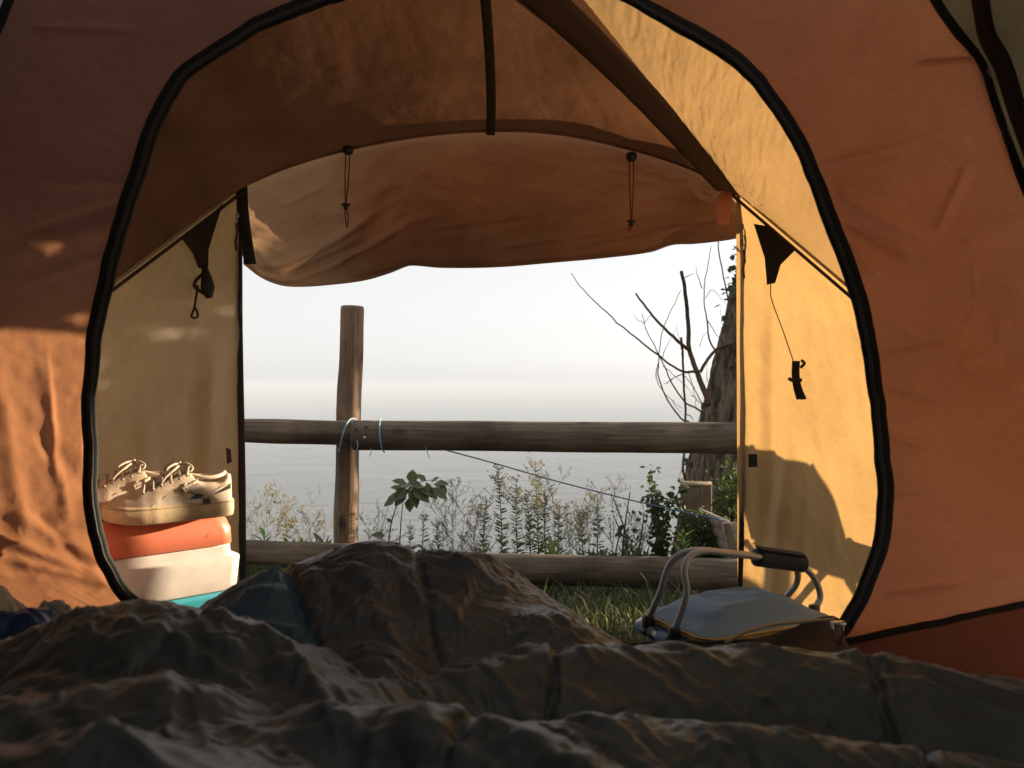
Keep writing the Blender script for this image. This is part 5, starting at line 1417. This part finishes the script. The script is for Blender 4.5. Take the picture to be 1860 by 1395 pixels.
ORD = ['first', 'second', 'third', 'fourth', 'fifth', 'sixth', 'seventh', 'eighth', 'ninth', 'tenth', 'eleventh', 'twelfth', 'thirteenth', 'fourteenth', 'fifteenth', 'sixteenth', 'seventeenth', 'eighteenth', 'nineteenth', 'twentieth', 'twenty-first', 'twenty-second', 'twenty-third', 'twenty-fourth', 'twenty-fifth', 'twenty-sixth']
def tall_weed(px, py, Y, bend, label, rnd, heads=True):
    b = np.array(base_px(px + bend, Y)); tip = P(px, py, Y)
    root = thing('tall_weed', label, 'weed', tuple(b), 'tall leafy weeds behind the fence')
    p = spline([b, b * .5 + tip * .5 + np.array([rnd.uniform(-.02, .02), 0, 0]), tip], 40)
    MB().tube(p, [.0042, .003, .0014], 6).build('stem', M['weed_dry'], root)
    cs, ds, ls, ws = [], [], [], []
    H = tip[2] - b[2]
    for i in range(int(H * 260)):
        s = rnd.uniform(.12, .93); q = p[int(s * 39)]; a = rnd.uniform(0, 6.28)
        cs.append(q); ds.append((math.cos(a), math.sin(a), rnd.uniform(.1, .8))); l = rnd.uniform(.03, .06) * (1.1 - .6 * s); ls.append(l); ws.append(l * .22)
    o = leaves(cs, ds, ls, ws, rnd).build('leaves', M['weed_leaf'], root, smooth=False); o['kind'] = 'stuff'
    if heads:
        tw_ = MB(); cs, ds, ls, ws = [], [], [], []
        for i in range(16):
            s = rnd.uniform(.70, .99); q = p[int(s * 39)]; a = rnd.uniform(0, 6.28); l = rnd.uniform(.03, .09) * (1.25 - s) * 2.2
            e = q + np.array([math.cos(a) * l, math.sin(a) * l, l * rnd.uniform(.5, 1.1)])
            tw_.tube([q, q * .5 + e * .5 + np.array([0, 0, -.004]), e], .0009, 4)
            for k in range(9):
                f = rnd.uniform(.45, 1.05); c_ = q + (e - q) * f + np.array([rnd.gauss(0, .006), rnd.gauss(0, .006), rnd.gauss(0, .006)])
                cs.append(c_); ds.append((rnd.gauss(0, 1), rnd.gauss(0, 1), rnd.gauss(.3, 1))); ls.append(rnd.uniform(.006, .013)); ws.append(rnd.uniform(.005, .010))
        tw_.build('side_twigs', M['weed_dry'], root)
        o = leaves(cs, ds, ls, ws, rnd).build('seed_heads', M['seed_head'], root, smooth=False); o['kind'] = 'stuff'
rnd = random.Random(9)
tw_list = [(770, 925, 3.75, -4, 'bushy tall weed just right of the big bramble leaves', False), (745, 945, 3.72, 2, 'narrow leafy weed standing under the big bramble leaves', False),
           (903, 842, 3.60, 8, 'leftmost of three tall flowering weeds, under the rope', True), (938, 868, 3.62, 10, 'middle one of the three tall flowering weeds below the rope', True), (972, 838, 3.60, 8, 'tallest rightmost of the three tall flowering weeds below the rope', True),
           (884, 905, 3.72, 3, 'short leafy weed just left of the three tall flowering weeds', True), (955, 888, 3.74, 6, 'leafy weed behind and between the tall flowering weeds', True), (990, 880, 3.70, 6, 'leafy weed close behind the tallest flowering weed', True), (792, 940, 3.70, 3, 'leafy weed second right of the big bramble leaves', False), (1052, 930, 3.70, 3, 'leafy weed between the slender weed and the straw-headed one', True), (520, 940, 3.75, 3, 'leafy weed left of the fence post above the lower rail', True),
           (1018, 905, 3.70, 4, 'slender weed next right of the three tall flowering weeds', True), (1085, 900, 3.68, -4, 'bushy straw-headed weed right of the middle below the rope', True)]
for px, py, Y, bd, lb, hd in tw_list: tall_weed(px, py, Y, bd, lb, rnd, hd)

def dry_weed(px, py, Y, label, rnd):
    b = np.array(base_px(px + rnd.uniform(-8, 8), Y)); tip = P(px, py, Y)
    root = thing('dry_weed', label, 'weed', tuple(b), 'dry branching weeds behind the fence')
    mb = MB(); cs, ds, ls, ws = [], [], [], []
    p = spline([b, b * .45 + tip * .55 + np.array([rnd.uniform(-.03, .03), rnd.uniform(-.03, .03), 0]), tip], 24); mb.tube(p, [.0026, .0008], 4)
    def fork(q, d, l, lev):
        e = q + d * l; m_ = q + d * l * .5 + np.array([0, 0, -l * .06])
        mb.tube(spline([q, m_, e], 5), [.0012, .0006], 3)
        for k in range(3):
            cs.append(e + np.array([rnd.gauss(0, .004) for _ in range(3)])); ds.append((rnd.gauss(0, 1), rnd.gauss(0, 1), rnd.gauss(.4, 1))); ls.append(rnd.uniform(.005, .012)); ws.append(rnd.uniform(.003, .006))
        if lev < 2:
            for k in range(2):
                dd = d + np.array([rnd.gauss(0, .55), rnd.gauss(0, .55), rnd.uniform(.0, .5)]); fork(q + (e - q) * rnd.uniform(.45, 1), dd / np.linalg.norm(dd), l * rnd.uniform(.45, .7), lev + 1)
    for i in range(13):
        q = p[rnd.randrange(7, 23)]; a = rnd.uniform(0, 6.28)
        d = np.array([math.cos(a) * .75, math.sin(a) * .75, rnd.uniform(.6, 1.2)]); fork(q, d / np.linalg.norm(d), rnd.uniform(.04, .12), 0)
    mb.build('stems', M['weed_dry'], root)
    o = leaves(cs, ds, ls, ws, rnd).build('seed_heads', M['seed_head'], root, smooth=False); o['kind'] = 'stuff'
dw_list = sorted([(455, 930, 3.7), (482, 905, 3.8), (512, 918, 3.7), (535, 925, 3.9), (562, 945, 3.7), (590, 955, 3.8), (672, 940, 3.8), (690, 965, 3.7), (800, 915, 3.8), (822, 890, 3.75), (845, 930, 3.8),
                  (862, 960, 3.7), (885, 905, 3.9), (1002, 880, 3.8), (1040, 925, 3.75), (1062, 915, 3.85), (1112, 890, 3.8), (1150, 955, 3.8), (1172, 965, 3.7), (870, 985, 3.6), (1025, 960, 3.6), (955, 930, 3.85)])
for i, (px, py, Y) in enumerate(dw_list):
    dry_weed(px, py, Y, 'dry straw-coloured branching weed behind the fence, %s from the left edge of the doorway' % ORD[i], rnd)

def seedling(px, py, Y, label, rnd, n=16):
    b = np.array(base_px(px, Y)); tip = P(px, py, Y); root = thing('leafy_plant', label, 'plant', tuple(b))
    p = spline([b, b * .5 + tip * .5, tip], 16); MB().tube(p, [.005, .002], 6).build('stem', M['green_leaf'], root)
    for i in range(n):
        s = .35 + .65 * i / n; q = p[int(s * 15)]; a = i * 2.4; l = rnd.uniform(.06, .10) * (1.2 - .5 * s)
        MB().add(*leaf_quad(q, np.array([math.cos(a) * .8, math.sin(a) * .8, .7]), np.array([0, 0, 1.0]), l, l * .3)).build('leaf', M['green_leaf'], root, smooth=False)
seedling(480, 962, 3.55, 'bright green leafy shoot behind the lower rail at the doorway left edge', rnd)
seedling(1000, 985, 3.50, 'broad green leafy plant at the foot of the tall flowering weeds', rnd, 20)
seedling(1240, 962, 3.45, 'pale green leafy shoot in front of the square post', rnd)

# big bramble with compound leaves
b = np.array(base_px(703, 3.55)); br_ = thing('bramble', 'arching red bramble cane topped by large dark green leaves', 'bramble', tuple(b))
YB = 3.55
for pts in ([(698, 1040), (706, 985), (712, 945), (728, 905), (752, 880), (790, 872), (802, 882)], [(724, 1030), (726, 985), (730, 930), (735, 900), (748, 890)], [(748, 885), (725, 905), (704, 914)]):
    MB().tube(spline([P(x, y, YB) for x, y in pts], 40), [.0042, .0028, .0012], 6).build('cane', M['bramble_cane'], br_)
bl_l = [(740, 880, -30, -10, 24), (752, 878, -2, -14, 22), (775, 874, -12, -8, 20), (782, 876, 14, -9, 18), (775, 876, 2, 12, 18), (792, 876, 18, 3, 20), (798, 880, 12, 12, 18), (735, 890, -22, -6, 22), (745, 890, -28, 14, 34), (750, 888, 20, 14, 34),
        (760, 888, 26, 8, 32), (755, 884, -4, 20, 30), (740, 892, -20, 22, 30), (730, 898, -22, 10, 28), (768, 884, 22, 16, 30), (742, 905, 4, 20, 22), (700, 974, -20, -3, 22), (712, 950, -10, -8, 12), (748, 896, 10, 24, 24), (736, 884, -12, 16, 26), (718, 908, -16, 8, 20)]
for k in range(16):
    bl_l.append((rnd.uniform(726, 790), rnd.uniform(876, 898), rnd.uniform(-24, 24), rnd.uniform(-10, 18), rnd.uniform(18, 30)))
for x, y, dx, dy, l in bl_l:
    q = P(x, y, YB + rnd.uniform(-.05, .05)); d = np.array([dx, rnd.uniform(-12, 6), -dy], float); L_ = l / FPX * YB * 1.2
    MB().add(*leaf_quad(q, d, np.array([.1, -.5, .8]), L_, L_ * .68)).build('leaf', M['bramble_leaf'], br_, smooth=False)

# grass on the bank: one mass of blades
def grass(n, seed):
    r = np.random.default_rng(seed)
    y = r.uniform(2.1, 4.6, n) ; x = r.uniform(-2.2, 2.6, n)
    keep = r.random(n) < np.clip(0.45 + 0.6 * vnoise(x * 2.3, y * 2.3, 0, 91), 0.12, 1)
    x, y = x[keep], y[keep]; n = len(x)
    z = ground_z(x, y) - .004
    h = r.uniform(.02, .075, n) * (1 + 0.8 * (r.random(n) < .05)) * (1 + .5 * smooth(3.0, 4.0, y)); a = r.uniform(0, 6.28, n); ln = r.uniform(.2, 1.0, n) * h
    w = r.uniform(.0016, .0036, n)
    dx, dy = np.cos(a), np.sin(a); sx, sy = -dy, dx
    P0 = np.stack([x, y, z], -1); S = np.stack([sx, sy, 0 * sx], -1) * w[:, None]; Dv = np.stack([dx, dy, 0 * dx], -1)
    m1 = P0 + Dv * (ln * .3)[:, None] + np.array([0, 0, 1]) * (h * .6)[:, None]; e = P0 + Dv * ln[:, None] + np.array([0, 0, 1]) * (h * .95)[:, None]
    V = np.stack([P0 - S, P0 + S, m1 + S * .8, m1 - S * .8, e + S * .12, e - S * .12], 1).reshape(-1, 3)
    i = np.arange(n)[:, None] * 6
    Q = np.concatenate([i + np.array([[0, 1, 2, 3]]), i + np.array([[3, 2, 4, 5]])])
    me = quads_mesh(V, Q)
    return me
m_gr, nd, lk = new_mat('grass_blades')
pb = nd.new('ShaderNodeBsdfPrincipled'); out = nd.new('ShaderNodeOutputMaterial'); tr = nd.new('ShaderNodeBsdfTranslucent'); ad = nd.new('ShaderNodeAddShader')
nz = noise_node(nd, lk, 3.5, 6, rough=0.8); n3 = noise_node(nd, lk, 90, 2)
mx = nd.new('ShaderNodeMath'); mx.operation = 'MULTIPLY_ADD'; mx.inputs[1].default_value = .5; lk.new(n3.outputs['Fac'], mx.inputs[0]); lk.new(nz.outputs['Fac'], mx.inputs[2])
r_ = ramp(nd, lk, mx.outputs[0], [(0.5, (0.045, 0.065, 0.018)), (0.76, (0.070, 0.095, 0.028)), (0.95, (0.15, 0.12, 0.06))])
lk.new(r_.outputs[0], pb.inputs['Base Color']); pb.inputs['Roughness'].default_value = .6; lk.new(r_.outputs[0], tr.inputs['Color'])
mm = nd.new('ShaderNodeMixShader'); mm.inputs[0].default_value = .4; lk.new(pb.outputs[0], mm.inputs[1]); lk.new(tr.outputs[0], mm.inputs[2]); lk.new(mm.outputs[0], out.inputs['Surface'])
gr = obj('grass', grass(52000, 17), m_gr, smooth=False)
tag(gr, 'short mixed green and straw grass on the bank below the fence', 'grass', kind='stuff')

# unseen stake, added to shade the left half of the cool box
f0 = Rc @ np.array([-.01, -cd / 2, 0]) + cc
sp_ = f0[:2] + np.array([sd[0], sd[1]]) / math.hypot(sd[0], sd[1]) * 2.2 + np.array([0.026 * math.cos(SUN_AZ), -0.026 * math.sin(SUN_AZ)])
stake = thing('shade_stake', 'thin round wooden stake added out of view to shade the cool box', 'stake', (float(sp_[0]), float(sp_[1]), -0.3))
MB().tube([(sp_[0], sp_[1], -.4), (sp_[0], sp_[1], .2), (sp_[0], sp_[1], .775), (sp_[0], sp_[1], .785)], [.026, .0255, .025, .020], 16, n=24).build('shaft', M['wood_post'], stake)
MB().tube([(sp_[0], sp_[1], .7855), (sp_[0], sp_[1], .7875)], .017, 16).build('cut_top', M['wood_end'], stake)

def undergrowth(n, seed):
    r = random.Random(seed); cs, ds, ls, ws = [], [], [], []
    for i in range(n):
        x = r.uniform(-1.5, 1.2); y = r.uniform(3.42, 4.0)
        if r.random() > .5 + .55 * float(vnoise(x * 3.1, y * 2.0, 0, 95)): continue
        z = g0(x, y); top = .10 + .12 * max(0.0, float(vnoise(x * 2.3, y, 3, 96))) + .05 * r.random()
        for k in range(r.randrange(3, 8)):
            cs.append((x + r.gauss(0, .02), y + r.gauss(0, .02), z + r.random() * top)); ds.append((r.gauss(0, .7), r.gauss(0, .7), r.uniform(.2, 1.4))); l = r.uniform(.03, .09); ls.append(l); ws.append(l * r.uniform(.08, .30))
    return leaves(cs, ds, ls, ws, r)
ug = undergrowth(1700, 31).build('undergrowth', M['weed_leaf'], smooth=False)
tag(ug, 'tangled low green undergrowth behind the lower rail', 'undergrowth', kind='stuff')

# ------------------------------------------------------------------ unseen folding chair, added for its shadow on the right porch panel
M['chair_cloth'] = plain('dark_canvas', (0.06, 0.07, 0.06), 0.9)
M['chair_tube'] = plain('grey_steel_tube', (0.25, 0.25, 0.25), 0.4, metal=1.0)
CH = np.array([1.50, 2.30, 0.0]); Rh = rotz(math.radians(-16))
chair = thing('shade_chair', 'folding canvas camp chair added out of view to shadow the right porch panel', 'chair', (CH[0], CH[1], -0.06))
ch = lambda x, y, z: Rh @ np.array([x, y, 0]) + np.array([CH[0], CH[1], z - .07])
for sx in (-.24, .24):
    MB().tube([ch(sx, -.22, 0), ch(sx, .05, .24), ch(sx, .22, .40)], .011, 8, n=12).build('leg', M['chair_tube'], chair)
    MB().tube([ch(sx, .24, 0), ch(sx, .02, .22), ch(sx, -.20, .40)], .011, 8, n=12).build('leg', M['chair_tube'], chair)
    MB().tube([ch(sx * .93, .18, .38), ch(sx * .90, .225, .56), ch(sx * .62, .265, .69)], .011, 8, n=12).build('back_tube', M['chair_tube'], chair)
U_, V_ = np.meshgrid(np.linspace(-.23, .23, 14), np.linspace(0, 1, 12))
S1 = np.stack([ch(x, -.20 + .40 * v, .40 - .03 * math.sin(math.pi * v) * (1 - (x / .23) ** 2)) for x, v in zip(U_.ravel(), V_.ravel())]).reshape(12, 14, 3)
obj('seat', grid_mesh(np.concatenate([S1, S1[::-1] - [0, 0, .006]])), M['chair_cloth'], chair)
S2 = np.stack([ch(x * (1 - .30 * max(0, (v - .6) / .4) ** 2.5), .20 + .09 * v + .02 * (1 - (x / .23) ** 2), .41 + .29 * v) for x, v in zip(U_.ravel(), V_.ravel())]).reshape(12, 14, 3)
obj('backrest', grid_mesh(np.concatenate([S2, S2[::-1] + [0, 0.006, 0]])), M['chair_cloth'], chair)

# ------------------------------------------------------------------ haze over the water
m_haze, nd, lk = new_mat('sea_haze')
pv = nd.new('ShaderNodeVolumePrincipled'); out = nd.new('ShaderNodeOutputMaterial')
pv.inputs['Color'].default_value = (0.485, 0.532, 0.60, 1); pv.inputs['Density'].default_value = HAZE_DENSITY; pv.inputs['Anisotropy'].default_value = 0.0
lk.new(pv.outputs[0], out.inputs['Volume'])
hz = MB().box((0, 0, (SEA_Z - 1 + 5.0) / 2), (90000, 90000, 5.0 - (SEA_Z - 1))).build('haze', m_haze, smooth=False)
tag(hz, 'pale sea haze hanging over the water', 'haze', kind='stuff')
